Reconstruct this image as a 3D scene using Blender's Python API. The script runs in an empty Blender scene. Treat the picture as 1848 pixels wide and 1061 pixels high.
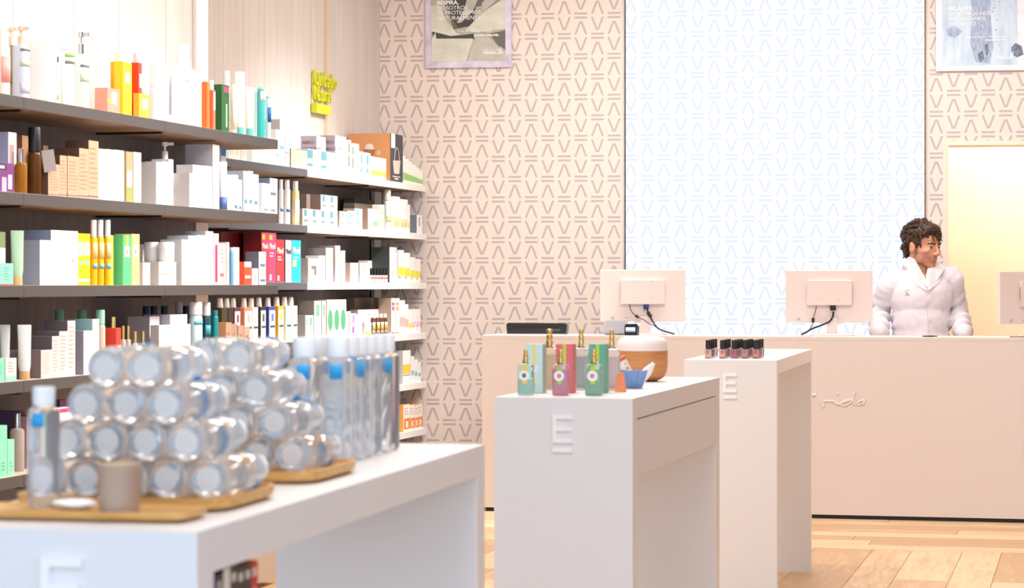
import bpy, bmesh, math, random
from mathutils import Vector, Matrix, noise

R = random.Random(7)
SC = bpy.context.scene
COL = SC.collection
F = 4363.0            # focal length in pixels of the 1848 px wide frame (85 mm)
HC = 1.295            # eye height of the photographer
U0, V0 = 924.0, 512.0

# ------------------------------------------------------------------ camera, sky, lights, exposure
cam = bpy.data.cameras.new('camera'); camo = bpy.data.objects.new('camera', cam); COL.objects.link(camo)
camo.location = (0, 0, HC); camo.rotation_euler = (math.pi / 2, 0, 0)
cam.sensor_width = 36; cam.lens = 36 * F / 1848
cam.shift_y = -(530.5 - V0) / 1848
cam.clip_start = .05
cam.dof.use_dof = True; cam.dof.focus_distance = 13.0; cam.dof.aperture_fstop = 9.5
SC.camera = camo
SC.view_settings.view_transform = 'Standard'; SC.view_settings.look = 'None'
SC.view_settings.gamma = 1; SC.view_settings.use_curve_mapping = False
SC.view_settings.exposure = 0.08
w = bpy.data.worlds.new('daylight'); SC.world = w; w.use_nodes = True
w.node_tree.nodes['Background'].inputs[0].default_value = (.66, .81, 1.0, 1)
w.node_tree.nodes['Background'].inputs[1].default_value = 2.2


def lamp(name, loc, size, power, col, target=None, spread=180):
    l = bpy.data.lights.new(name, 'AREA'); l.shape = 'RECTANGLE'; l.size, l.size_y = size
    l.energy = power; l.color = col; l.spread = math.radians(spread)
    o = bpy.data.objects.new(name, l); COL.objects.link(o); o.location = loc
    if target is not None:
        o.rotation_euler = (Vector(target) - Vector(loc)).to_track_quat('-Z', 'Y').to_euler()
    return o


WARM = (1.0, .925, .86); SOFT = (1.0, .96, .92)
lamp('ceiling_lamp', (0.0, 3.7, 3.5), (1.2, .5), 46, SOFT)
lamp('ceiling_lamp', (-0.2, 7.4, 3.5), (1.6, .5), 66, SOFT)
lamp('ceiling_lamp', (0.6, 10.4, 3.5), (1.6, .5), 72, WARM)
lamp('ceiling_lamp', (1.5, 13.4, 3.5), (3.4, .3), 76, WARM)
lamp('ceiling_lamp', (3.2, 10.4, 3.5), (1.2, .5), 38, WARM)
lamp('added_wall_fill', (0.2, 14.0, 3.5), (1.6, .15), 2.4, WARM, (0.2, 15.3, 2.0), 120)  # added fill without a known fixture, lifts the left of the back wall
lamp('added_wall_fill', (2.9, 13.7, 3.5), (1.4, .15), 1.6, WARM, (2.9, 14.9, 2.2), 120)  # same added fill for the right of the back wall
lamp('shelf_spot', (0.9, 9.2, 3.45), (.5, .5), 34, SOFT, (-1.5, 8.8, 0.6), 80)
lamp('shelf_spot', (0.8, 13.6, 3.45), (.4, .4), 34, SOFT, (-1.0, 13.6, .7), 70)
lamp('shelf_spot', (0.0, 6.4, 3.45), (.5, .5), 6, SOFT, (-1.9, 7.2, .7), 80)

# ------------------------------------------------------------------ materials


def lin(c):
    return tuple(((x / 255 / 12.92) if x / 255 <= .04045 else ((x / 255 + .055) / 1.055) ** 2.4) for x in c[:3]) + (1,)


MC = {}


def mat(c, rough=.5, metal=0, trans=0, ior=1.45, emit=0, coat=0, alpha=1):
    """plain coloured material; a faint noise keeps the roughness alive"""
    k = (tuple(c), rough, metal, trans, ior, emit, coat)
    if k in MC: return MC[k]
    m = bpy.data.materials.new('surface'); m.use_nodes = True; nt = m.node_tree
    b = nt.nodes['Principled BSDF']
    b.inputs['Base Color'].default_value = lin(c); b.inputs['Roughness'].default_value = rough
    b.inputs['Metallic'].default_value = metal; b.inputs['IOR'].default_value = ior
    b.inputs['Transmission Weight'].default_value = trans; b.inputs['Coat Weight'].default_value = coat
    if emit:
        b.inputs['Emission Color'].default_value = lin(c); b.inputs['Emission Strength'].default_value = emit
    elif not trans:
        n = nt.nodes.new('ShaderNodeTexNoise'); n.inputs['Scale'].default_value = 3
        mr = nt.nodes.new('ShaderNodeMapRange'); mr.inputs['To Min'].default_value = max(0, rough - .015)
        mr.inputs['To Max'].default_value = min(1, rough + .015)
        nt.links.new(n.outputs[0], mr.inputs[0]); nt.links.new(mr.outputs[0], b.inputs['Roughness'])
    MC[k] = m
    return m


def N(nt, t, **kw):
    n = nt.nodes.new('ShaderNode' + t)
    for k, v in kw.items(): setattr(n, k, v)
    return n


def M(nt, op, a, b=None, c=None):
    n = nt.nodes.new('ShaderNodeMath'); n.operation = op
    for i, x in enumerate((a, b, c)):
        if x is None: continue
        if isinstance(x, (int, float)): n.inputs[i].default_value = x
        else: nt.links.new(x, n.inputs[i])
    return n.outputs[0]


def wood_mat(c1, c2, scale=6, stretch=(1, 14, 14), rough=.45, bump=.05, rnd=0.0):
    m = bpy.data.materials.new('wood'); m.use_nodes = True; nt = m.node_tree; b = nt.nodes['Principled BSDF']
    tc = N(nt, 'TexCoord'); mp = N(nt, 'Mapping'); mp.inputs['Scale'].default_value = stretch
    oi = N(nt, 'ObjectInfo'); add = N(nt, 'VectorMath', operation='ADD')
    mul = M(nt, 'MULTIPLY', oi.outputs['Random'], 37.0)
    nt.links.new(tc.outputs['Object'], add.inputs[0]); nt.links.new(mul, add.inputs[1])
    nt.links.new(add.outputs[0], mp.inputs[0])
    n = N(nt, 'TexNoise'); n.inputs['Scale'].default_value = scale; n.inputs['Detail'].default_value = 6
    n.inputs['Distortion'].default_value = .6
    nt.links.new(mp.outputs[0], n.inputs['Vector'])
    r = N(nt, 'ValToRGB'); r.color_ramp.elements[0].color = lin(c1); r.color_ramp.elements[1].color = lin(c2)
    r.color_ramp.elements[0].position = .32; r.color_ramp.elements[1].position = .68
    f = n.outputs[0]
    if rnd:
        f = M(nt, 'ADD', f, M(nt, 'MULTIPLY', M(nt, 'SUBTRACT', oi.outputs['Random'], .5), rnd))
    nt.links.new(f, r.inputs[0]); nt.links.new(r.outputs[0], b.inputs['Base Color'])
    b.inputs['Roughness'].default_value = rough
    bp = N(nt, 'Bump'); bp.inputs['Strength'].default_value = bump; bp.inputs['Distance'].default_value = .002
    nt.links.new(n.outputs[0], bp.inputs['Height']); nt.links.new(bp.outputs[0], b.inputs['Normal'])
    return m


def wallpaper(base, ink, x_phase, z_phase, P, c, emit=0):
    """print of V, inverted V and double bars on a plain ground, in wall coordinates"""
    m = bpy.data.materials.new('printed_wall'); m.use_nodes = True; nt = m.node_tree; b = nt.nodes['Principled BSDF']
    tc = N(nt, 'TexCoord'); s = N(nt, 'SeparateXYZ'); nt.links.new(tc.outputs['Object'], s.inputs[0])
    xs = M(nt, 'ADD', M(nt, 'DIVIDE', M(nt, 'SUBTRACT', s.outputs[0], x_phase), c), .5)
    col = M(nt, 'FLOOR', xs)
    ax = M(nt, 'MULTIPLY', M(nt, 'ABSOLUTE', M(nt, 'SUBTRACT', M(nt, 'FRACT', xs), .5)), 142.0)
    par = M(nt, 'MULTIPLY', M(nt, 'FLOORED_MODULO', col, 2.0), .5)
    zs = M(nt, 'ADD', M(nt, 'ADD', M(nt, 'DIVIDE', M(nt, 'SUBTRACT', s.outputs[2], z_phase), P), .5), par)
    yy = M(nt, 'MULTIPLY', M(nt, 'ABSOLUTE', M(nt, 'SUBTRACT', M(nt, 'FRACT', zs), .5)), 352.0)
    def inside(v, a, d): return M(nt, 'MULTIPLY', M(nt, 'GREATER_THAN', v, a), M(nt, 'LESS_THAN', v, d))
    bar = M(nt, 'MULTIPLY', inside(yy, 9.0, 27.0), M(nt, 'LESS_THAN', ax, 55.0))
    mid = M(nt, 'ADD', 4.0, M(nt, 'MULTIPLY', M(nt, 'SUBTRACT', yy, 50.0), 43.0 / 113))
    arm = M(nt, 'MULTIPLY', inside(yy, 50.0, 163.0), M(nt, 'LESS_THAN', M(nt, 'ABSOLUTE', M(nt, 'SUBTRACT', ax, mid)), 9.5))
    f = M(nt, 'MAXIMUM', bar, arm)
    mx = N(nt, 'MixRGB'); mx.inputs[1].default_value = lin(base); mx.inputs[2].default_value = lin(ink)
    nt.links.new(f, mx.inputs[0])
    b.inputs['Roughness'].default_value = .65
    if emit:
        b.inputs['Base Color'].default_value = lin((60, 62, 66))
        nt.links.new(mx.outputs[0], b.inputs['Emission Color']); b.inputs['Emission Strength'].default_value = emit
    else:
        nt.links.new(mx.outputs[0], b.inputs['Base Color'])
    return m


WHITE = mat((233, 230, 230), .38)
PLAIN = mat((240, 238, 236), .5)
DARK = mat((74, 70, 69), .5)
BLACK = mat((22, 21, 22), .4)
GOLD = mat((236, 204, 132), .34, metal=1)
CHROME = mat((200, 200, 205), .15, metal=1)
GLASS = mat((238, 247, 250), .04, trans=.95, ior=1.33)
FROST = mat((255, 251, 247), .3, trans=.6, ior=1.1)

# ------------------------------------------------------------------ mesh helpers


def link(name, bm, mats, parent=None, loc=None, rot=None, smooth=False, bevel=0, keep=None):
    me = bpy.data.meshes.new(name); bmesh.ops.recalc_face_normals(bm, faces=bm.faces[:])
    bm.to_mesh(me); bm.free()
    for m in (mats if isinstance(mats, (list, tuple)) else [mats]): me.materials.append(m)
    if smooth:
        for p in me.polygons: p.use_smooth = True
        try: me.set_sharp_from_angle(angle=math.radians(38))
        except Exception: pass
    o = bpy.data.objects.new(name, me); COL.objects.link(o)
    if parent is not None: o.parent = parent
    if loc is not None: o.location = loc
    if rot is not None: o.rotation_euler = rot
    if bevel:
        b = o.modifiers.new('bevel', 'BEVEL'); b.width = bevel; b.segments = 2; b.limit_method = 'ANGLE'
        b.angle_limit = math.radians(40)
    return o


def tag(o, label, cat, group=None):
    o['label'] = label; o['category'] = cat
    if group: o['group'] = group
    return o


def struct(o):
    o['kind'] = 'structure'; return o


def empty(name, loc, rz=0, label=None, cat=None, group=None):
    o = bpy.data.objects.new(name, None); COL.objects.link(o); o.location = loc; o.rotation_euler = (0, 0, rz)
    o.empty_display_size = .05
    if label: tag(o, label, cat, group)
    return o


def box(bm, x0, x1, y0, y1, z0, z1, mi=0):
    v = [bm.verts.new(p) for p in ((x0, y0, z0), (x1, y0, z0), (x1, y1, z0), (x0, y1, z0), (x0, y0, z1), (x1, y0, z1), (x1, y1, z1), (x0, y1, z1))]
    for f in ((0, 3, 2, 1), (4, 5, 6, 7), (0, 1, 5, 4), (1, 2, 6, 5), (2, 3, 7, 6), (3, 0, 4, 7)):
        fc = bm.faces.new([v[i] for i in f]); fc.material_index = mi
    return v


def boxo(name, x0, x1, y0, y1, z0, z1, m, parent=None, bevel=0, loc=None, rot=None):
    bm = bmesh.new(); box(bm, x0, x1, y0, y1, z0, z1)
    return link(name, bm, m, parent, loc, rot, bevel=bevel)


def lathe(bm, prof, n=20, mi=None, cx=0, cy=0, sx=1, sy=1, power=1.0):
    """prof: (r, z) or (r, z, material index of the band that starts here); power<1 squares the section"""
    rings = []
    for p in prof:
        r, z = p[0], p[1]
        if r < 1e-6: rings.append([bm.verts.new((cx, cy, z))]); continue
        ring = []
        for i in range(n):
            a = 2 * math.pi * (i + .5) / n; c, s = math.cos(a), math.sin(a)
            c = math.copysign(abs(c) ** power, c); s = math.copysign(abs(s) ** power, s)
            ring.append(bm.verts.new((cx + r * sx * c, cy + r * sy * s, z)))
        rings.append(ring)
    for k in range(len(rings) - 1):
        a, b = rings[k], rings[k + 1]; idx = prof[k][2] if len(prof[k]) > 2 else (mi or 0)
        for i in range(n):
            j = (i + 1) % n
            if len(a) == 1 and len(b) == 1: break
            if len(a) == 1: f = bm.faces.new((a[0], b[i], b[j]))
            elif len(b) == 1: f = bm.faces.new((a[i], a[j], b[0]))
            else: f = bm.faces.new((a[i], a[j], b[j], b[i]))
            f.material_index = idx
    for ring, rev in ((rings[0], True), (rings[-1], False)):
        if len(ring) > 1:
            bm.faces.new(ring[::-1] if rev else ring).material_index = mi or 0


def latheo(name, prof, m, parent=None, n=20, loc=None, rot=None, **kw):
    bm = bmesh.new(); lathe(bm, prof, n, **kw)
    return link(name, bm, m, parent, loc, rot, smooth=True)


def tube_bm(bm, pts, rad, n=8):
    pts = [Vector(p) for p in pts]; rings = []
    if not isinstance(rad, (list, tuple)): rad = [rad] * len(pts)
    up = Vector((.31, .2, .93))
    for i, p in enumerate(pts):
        t = (pts[min(i + 1, len(pts) - 1)] - pts[max(i - 1, 0)]).normalized()
        a = t.cross(up)
        if a.length < .1: a = t.cross(Vector((1, 0, 0)))
        a.normalize(); b = t.cross(a)
        rings.append([bm.verts.new(p + (a * math.cos(2 * math.pi * k / n) + b * math.sin(2 * math.pi * k / n)) * rad[i]) for k in range(n)])
    for r0, r1 in zip(rings, rings[1:]):
        for k in range(n): bm.faces.new((r0[k], r0[(k + 1) % n], r1[(k + 1) % n], r1[k]))
    bm.faces.new(rings[0][::-1]); bm.faces.new(rings[-1])


def smooth_path(pts, k=6):
    pts = [Vector(p) for p in pts]; out = []
    for i in range(len(pts) - 1):
        p0, p1, p2, p3 = pts[max(i - 1, 0)], pts[i], pts[i + 1], pts[min(i + 2, len(pts) - 1)]
        for j in range(k):
            t = j / k
            out.append(.5 * ((2 * p1) + (p2 - p0) * t + (2 * p0 - 5 * p1 + 4 * p2 - p3) * t * t + (3 * p1 - p0 - 3 * p2 + p3) * t ** 3))
    return out + [pts[-1]]


def tubeo(name, pts, rad, m, parent=None, n=8):
    bm = bmesh.new(); tube_bm(bm, pts, rad, n); return link(name, bm, m, parent, smooth=True)


def text(name, s, size, m, parent, loc, rot=(math.pi / 2, 0, 0), extrude=.0004, sx=1.0, align='LEFT', bold=0, space=1.0):
    c = bpy.data.curves.new('t', 'FONT'); c.body = s; c.size = size; c.extrude = extrude; c.align_x = align
    c.offset = bold; c.resolution_u = 3; c.space_line = space
    t = bpy.data.objects.new('t', c); COL.objects.link(t)
    dg = bpy.context.evaluated_depsgraph_get()
    me = bpy.data.meshes.new_from_object(t.evaluated_get(dg)); me.name = name
    bpy.data.objects.remove(t); bpy.data.curves.remove(c)
    me.materials.clear(); me.materials.append(m)
    for v in me.vertices: v.co.x *= sx
    o = bpy.data.objects.new(name, me); COL.objects.link(o); o.parent = parent; o.location = loc; o.rotation_euler = rot
    return o


def px(u, v, Y): return Vector(((u - U0) / F * Y, Y, HC - (v - V0) / F * Y))


# ------------------------------------------------------------------ setting
TH = math.radians(14.3)
D = Vector((math.sin(TH), math.cos(TH), 0)); NW = Vector((-math.cos(TH), math.sin(TH), 0))
RZ = math.pi / 2 - TH                       # local x runs along the shelves, -y faces the aisle
UNITS = {1: Vector((-1.012, 10.46, 0)), 2: Vector((-.544, 15.4, 0))}


def along(u, q, unit):
    """distance along the shelf front (from its far end) of the point seen in picture column u, q metres in from the front"""
    p = UNITS[unit] + NW * q; k = (u - U0) / F
    return (k * p.y - p.x) / (D.x - k * D.y)


def spot(t, q, unit, z=0):
    p = UNITS[unit] + NW * q + D * t; return Vector((p.x, p.y, z))


# floor
floor = struct(boxo('floor', -7, 6, -3, 19, -.12, -.014, mat((120, 88, 60), .7)))
OAK = wood_mat((196, 158, 116), (226, 196, 158), 3.0, (1.2, 9, 9), .38, .03, rnd=.5)
CTH = math.radians(13.4)
CX = Vector((math.cos(CTH), -math.sin(CTH), 0)); CY = Vector((math.sin(CTH), math.cos(CTH), 0))
C0 = Vector((-.1706, 13.78, 0))             # counter: left end of its front at the floor


def plank(p, length, width, rz):
    key = (round(length, 2), round(width, 3))
    if key not in plank.cache:
        bm = bmesh.new(); box(bm, .0012, length - .0012, .0012, width - .0012, -.013, 0)
        me = bpy.data.meshes.new('plank'); bm.to_mesh(me); bm.free(); me.materials.append(OAK); plank.cache[key] = me
    o = bpy.data.objects.new('plank', plank.cache[key]); COL.objects.link(o)
    o.parent = floor; o.location = p; o.rotation_euler = (0, 0, rz)


plank.cache = {}
for k in range(8):                          # strips that run along the counter
    x = -2.2 - R.choice((0, .5, .9, 1.3))
    while x < 5.0:
        L = R.choice((1.4, 1.8, 2.2)); plank(C0 + CX * x - CY * (.2 * (k + 1) - .12), L, .2, -CTH); x += L
x = -2.6; k = 0
while x < 5.2:                              # boards that run away from the camera, all ending on the border strip
    wdt = (.185, .28, .19, .24)[k % 4]; k += 1
    y = -1.48; L = R.choice((1.2, 1.6, 2.0, 2.4))
    while y > -10.2:
        plank(C0 + CX * (x + wdt) + CY * (y - L), L, wdt, math.pi / 2 - CTH); y -= L; L = R.choice((1.6, 2.0, 2.4))
    x += wdt

CEIL = struct(boxo('ceiling', -7, 6, .4, 19, 3.62, 3.72, mat((238, 232, 226), .8)))
struct(boxo('wall_right', 5.2, 5.3, .4, 19, 0, 3.62, mat((196, 184, 178), .8)))

# left walls: boarded, white washed
WASH = wood_mat((206, 197, 191), (216, 208, 203), 2.2, (8, 8, .5), .6, .03)
TAN = mat((214, 186, 160), .6)
DKGAP = mat((96, 84, 76), .8)


def boarded_wall(name, unit, u_from, u_to, seams, t_from=None):
    t1 = along(u_to, .31, unit); t0 = along(u_from, .31, unit) if t_from is None else t_from
    e = struct(boxo(name, t0, t1, .018, .12, 0, 3.62, DKGAP, loc=spot(0, .31, unit), rot=(0, 0, RZ)))
    ts = [t0] + [along(u, .31, unit) for u in seams] + [t1]
    for a, b in zip(ts, ts[1:]):
        boxo('panel', a + .002, b - .002, 0, .0185, 1.93, 3.62, WASH, e, bevel=.0015)
    return e


wl = boarded_wall('wall_left', 1, 0, 366, [-200, -60, 24, 134, 215, 300, 347], t_from=-9.2)
wl2 = boarded_wall('wall_left_far', 2, 300, 689, [403, 439, 477, 525, 563, 585, 591, 640, 668])
# the narrow strip of bare wood beside the sign
boxo('strip', along(585, .31, 2) + .004, along(591, .31, 2) - .004, -.003, .0, 1.93, 3.62, TAN, wl2)
struct(boxo('wall_return', 0, 1.1, 0, .1, 0, 3.62, mat((230, 224, 218), .7), loc=spot(along(366, .31, 1) - .1, .42, 1), rot=(0, 0, RZ + math.pi / 2)))
tr = along(348, .305, 1); tr2 = along(366, .31, 1)
struct(boxo('trim_1', tr + .01, tr2 + .02, -.012, .1, 0, 3.62, mat((238, 232, 228), .5), loc=spot(0, .305, 1), rot=(0, 0, RZ)))

# back wall: plane through the corner, turned 8.3 degrees
BTH = math.radians(8.3)
BX = Vector((math.cos(BTH), -math.sin(BTH), 0)); B0 = Vector((-.834 - .03, 15.475, 0))


def bw(u):     # wall coordinate and depth for picture column u
    k = (u - U0) / F; s = (k * B0.y - B0.x) / (BX.x - k * BX.y); return s, B0.y + s * BX.y


def bwz(u, v): return HC - (v - V0) / F * bw(u)[1]


s_ph = bw(752)[0]; z_ph = bwz(752, 178.5)
cc = (bw(929)[0] - bw(752)[0]) / 6; PP = 73.0 * bw(811)[1] / F
PAPER = wallpaper((234, 223, 214), (194, 180, 185), s_ph, z_ph, PP, cc)
bm = bmesh.new()
sd = bw(1703)[0]; zd = bwz(1720, 255)
box(bm, -2.0, sd, 0, .12, 0, 3.62); box(bm, sd, sd + 1.5, 0, .12, zd, 3.62); box(bm, sd + 1.5, sd + 3.2, 0, .12, 0, 3.62)
struct(link('wall_back', bm, PAPER, loc=B0, rot=(0, 0, -BTH)))
CREAM = mat((250, 230, 204), .7)
d1 = empty('door_1', B0, -BTH); d1['kind'] = 'structure'
boxo('door_jamb', sd + .0, sd + .03, -.004, .24, 0, zd, mat((240, 226, 206), .5), d1)
boxo('door_jamb', sd + 1.47, sd + 1.5, -.004, .24, 0, zd, mat((240, 226, 206), .5), d1)
boxo('door_head', sd + .03, sd + 1.47, -.004, .24, zd - .025, zd, mat((244, 232, 214), .5), d1)
bm = bmesh.new(); box(bm, sd - .5, sd + 2.2, 1.1, 1.2, 0, 3.2); box(bm, sd - .5, sd - .4, .12, 1.1, 0, 3.2); box(bm, sd + 2.1, sd + 2.2, .12, 1.1, 0, 3.2)
box(bm, sd - .5, sd + 2.2, .12, 1.2, 3.2, 3.26)
struct(link('wall_back_room', bm, CREAM, loc=B0, rot=(0, 0, -BTH)))
bl = lamp('back_room_lamp', B0 + BX * (sd + .9) + Vector((0, .55, 2.95)), (1.6, .25), 40, (1, .95, .87))

# back-lit panel behind the counter
s0, s1 = bw(1128)[0], bw(1670)[0]
lp = empty('light_panel', B0, -BTH, 'tall glowing white wall panel with faint blue pattern behind the counter', 'light panel')
LIT = wallpaper((250, 253, 255), (224, 234, 250), s_ph, z_ph, PP, cc, emit=.93)
boxo('lit_face', s0 + .006, s1 - .006, -.012, -.001, .3, 3.6, LIT, lp)
boxo('edge_strip', s0 - .002, s0 + .006, -.016, -.001, .3, 3.6, mat((70, 72, 80), .5), lp)
boxo('edge_strip', s1 - .006, s1 + .002, -.016, -.001, .3, 3.6, mat((120, 92, 80), .5), lp)

# ------------------------------------------------------------------ posters
PW = mat((250, 250, 252), .5)


def poster(name, u0, u1, vb, label, border, inner, iu0, iu1, iv):
    sa, ya = bw(u0); sb = bw(u1)[0]
    z0 = bwz(u0, vb); e = empty(name, B0 + BX * sa + Vector((0, -.02, z0)), -BTH, label, 'poster')
    W = sb - sa; k = W / (u1 - u0)
    boxo('backing', 0, W, 0, .006, 0, .8, border, e)
    boxo('picture', (iu0 - u0) * k, (iu1 - u0) * k, -.0012, 0, (vb - iv) * k, .8, inner, e)
    def P(u, v): return ((u - u0) * k, (vb - v) * k)
    return e, P, k


def print_mat(c1, c2, c3, sc, stretch=(1, 1, 1)):
    m = bpy.data.materials.new('printed_picture'); m.use_nodes = True; nt = m.node_tree; b = nt.nodes['Principled BSDF']
    tc = N(nt, 'TexCoord'); mp = N(nt, 'Mapping'); mp.inputs['Scale'].default_value = stretch
    n = N(nt, 'TexNoise'); n.inputs['Scale'].default_value = sc; n.inputs['Detail'].default_value = 5
    nt.links.new(tc.outputs['Object'], mp.inputs[0]); nt.links.new(mp.outputs[0], n.inputs['Vector'])
    r = N(nt, 'ValToRGB'); r.color_ramp.elements[0].color = lin(c1); r.color_ramp.elements[0].position = .3
    r.color_ramp.elements[1].color = lin(c3); r.color_ramp.elements[1].position = .7
    e = r.color_ramp.elements.new(.5); e.color = lin(c2)
    nt.links.new(n.outputs[0], r.inputs[0]); nt.links.new(r.outputs[0], b.inputs['Base Color']); b.inputs['Roughness'].default_value = .5
    return m


def flat(name, pts, m, parent, y0, y1):
    bm = bmesh.new(); a = [bm.verts.new((p[0], y1, p[1])) for p in pts]; b = [bm.verts.new((p[0], y0, p[1])) for p in pts]
    bm.faces.new(a); bm.faces.new(b[::-1])
    for i in range(len(pts)):
        j = (i + 1) % len(pts); bm.faces.new((a[i], b[i], b[j], a[j]))
    return link(name, bm, m, parent)


e, P, k = poster('poster', 768, 923, 123.5, 'aloe leaf poster with white lettering on the patterned wall left of the glowing panel',
                 print_mat((176, 168, 196), (214, 208, 232), (232, 228, 244), 9), print_mat((150, 150, 138), (176, 178, 160), (190, 190, 172), 14), 778, 912, 112)
def pp(l): return [P(740 + a / 7.577, b / 7.577) for a, b in l]
LEAF = print_mat((204, 206, 194), (214, 216, 204), (224, 226, 214), 12); LEAF2 = print_mat((182, 180, 172), (194, 192, 184), (202, 200, 192), 12)
SHADE = mat((74, 72, 74), .6); SHADE2 = mat((110, 108, 104), .6)
def saw(a, b, n, amp):
    out = []
    for i in range(n):
        for f, o in ((i / n, 0), ((i + .7) / n, amp)):
            out.append((a[0] + (b[0] - a[0]) * f + o, a[1] + (b[1] - a[1]) * f + o * .3))
    return out
flat('leaf', pp([(290, -200), (1304, -200), (1304, 60), (900, 120), (800, 380), (600, 420), (440, 0)]), SHADE2, e, -.0016, -.0012)
flat('leaf', pp([(480, -150), (760, -150), (900, 130), (860, 380), (660, 400), (560, 250)]), SHADE, e, -.0018, -.0012)
flat('leaf', pp([(290, 100), (400, 80), (500, 300), (640, 470), (720, 490), (560, 500), (290, 440)]), LEAF, e, -.0022, -.0012)
flat('leaf', pp([(1304, -60), (1180, 20), (1000, 200), (850, 340), (760, 430), (900, 460), (1304, 420)]), LEAF, e, -.0022, -.0012)
flat('leaf', pp([(830, -150), (1000, -150), (860, 180), (700, 330), (640, 330), (740, 160)]), LEAF2, e, -.0024, -.0012)
flat('leaf', pp([(1180, -150), (1304, -150), (1304, 0), (1020, 180), (980, 80)]), LEAF2, e, -.0022, -.0012)
flat('leaf', pp([(300, 440), (560, 510), (870, 480), (880, 560), (330, 560)]), SHADE, e, -.0016, -.0012)
flat('leaf', pp([(300, 560), (350, 450), (360, 540), (860, 545)] + saw((860, 545), (760, 848), 9, 18) + [(760, 848), (290, 848)]), LEAF, e, -.0022, -.0012)
flat('leaf', pp([(900, 520), (1080, 530)] + saw((1080, 540), (1290, 740), 8, 26) + [(1304, 848), (790, 848)]), LEAF2, e, -.0018, -.0012)
flat('leaf', pp([(1090, 480), (1304, 440), (1304, 700), (1200, 640)]), SHADE2, e, -.0017, -.0012)
for s, u, v, sz, bo in (('RESPIRA,', 789, 10.5, 10.2, .0012), ('NOSOTROS', 789, 20, 10.2, 0), ('TE PROTEGEMOS,', 789, 28.7, 10.2, 0), ('NATURALMENTE.', 789, 38, 10.2, 0),
                        ('Todo en cuidado natural', 825, 60.5, 6.2, 0), ('#cuidamostuvida', 856, 68, 6.4, .0006), ('EXPERTOS EN', 872, 94, 4.4, 0), ('VENSALUD', 872, 100, 7.2, .0008)):
    a, b = P(u, v); text('lettering', s, sz * k * .95, PW, e, (a, -.003, b), sx=1.06, bold=bo)
flat('emblem', [P(901, 95), P(899, 88), P(902, 94), P(906, 86), P(904, 95)], PW, e, -.003, -.0024)

e, P, k = poster('poster', 1688, 1847, 129, 'pale blue water drop poster with white lettering right of the glowing panel',
                 print_mat((226, 220, 236), (242, 238, 246), (250, 246, 250), 6), print_mat((176, 200, 226), (200, 218, 238), (212, 228, 244), 8, (3, 1, .7)), 1699, 1835, 119)
def pp2(l): return [P(1660 + a / 3.787, b / 3.787) for a, b in l]
SM = print_mat((138, 156, 186), (160, 178, 206), (184, 202, 226), 20, (4, 1, 1)); SM2 = print_mat((80, 88, 110), (110, 120, 146), (140, 152, 178), 40)
flat('shape', pp2([(345, -150), (470, -150), (480, 120), (500, 330), (470, 440), (380, 430), (340, 300), (350, 100)]), SM, e, -.0016, -.0012)
flat('shape', pp2([(170, 200), (240, 175), (290, 215), (240, 260), (190, 245)]), SM, e, -.0016, -.0012)
flat('drop', pp2([(620, 330), (650, 300), (690, 320), (705, 380), (660, 400), (625, 380)]), SM2, e, -.0018, 0)
flat('drop', pp2([(440, 310), (460, 300), (470, 350), (455, 390), (442, 350)]), SM2, e, -.0019, -.0012)
flat('drop', pp2([(395, 370), (425, 350), (440, 400), (415, 430), (396, 410)]), SM2, e, -.0019, -.0012)
for i in range(26):
    a = 380 + R.random() * 160; b = R.random() * 400; s = 2 + R.random() * 4
    flat('drop', pp2([(a - s, b), (a, b + s), (a + s, b), (a, b - s)]), SM2, e, -.0018, -.0012)
for s, u, v, sz, bo in (('RELÁJATE,', 1711, 18, 9.8, .0012), ('NOSOTROS NOS', 1711, 27.3, 9.8, 0), ('ENCARGAMOS', 1711, 36.8, 9.8, 0), ('DEL RESTO.', 1711, 46, 9.8, 0),
                        ('Todo en higiene e hidratación', 1740, 69, 6.0, 0), ('#cuidamostuvida', 1778, 74.5, 5.4, .0004), ('EXPERTOS EN', 1792, 102, 4.2, 0), ('VENSALUD', 1795, 108, 6.4, .0008)):
    a, b = P(u, v); text('lettering', s, sz * k * .95, PW, e, (a, -.003, b), sx=1.06, bold=bo)
flat('emblem', [P(1823, 104), P(1821, 93), P(1824, 101), P(1828, 93), P(1827, 104)], PW, e, -.003, -.0024)

# ------------------------------------------------------------------ green sign on the boarded wall
sg = empty('wall_sign', spot(along(563, .30, 2), .30, 2, 0), RZ, 'lime green raised Cuidado Natural sign with a bar below on the white boards', 'sign')
LIME = mat((214, 218, 40), .45); zt = lambda u, v: HC - (v - V0) / F * (spot(along(u, .3, 2), .3, 2).y)
wd = along(602, .3, 2) - along(563, .3, 2)


def letters(s, z, size, width):
    x = 0
    adv = width / len(s)
    for ch in s:
        text('letter', ch, size, LIME, sg, (x, -.009, z), extrude=.009, sx=.8, bold=.0012); x += adv * (1.25 if ch in 'CNd' else .6 if ch in 'ilt' else 1.0)


letters('Cuidado', zt(563, 152), .125, wd * 1.0)
letters('Natural', zt(563, 179), .125, wd * .86)
boxo('bar', 0, wd * .66, -.03, .005, zt(563, 203), zt(563, 186), LIME, sg)

# ------------------------------------------------------------------ shelving
SZ = {1: [1.917, 1.597, 1.290, .973, .660, .345], 2: [1.918, 1.613, 1.302, .984, .674, .377]}
UNDER = wood_mat((128, 100, 76), (150, 120, 94), 3, (2, 10, 10), .6)
DKPANEL = wood_mat((100, 94, 98), (116, 108, 110), 3, (10, 10, .7), .6)
WSH = mat((240, 240, 236), .4); TOPW = mat((196, 178, 160), .5)
u1e = empty('shelving_unit', spot(0, 0, 1), RZ, 'near wall shelving with dark boards packed with products', 'shelving')
u2e = empty('shelving_unit', spot(0, 0, 2), RZ, 'far wall shelving with white ended boards beside the patterned wall', 'shelving')


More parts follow.
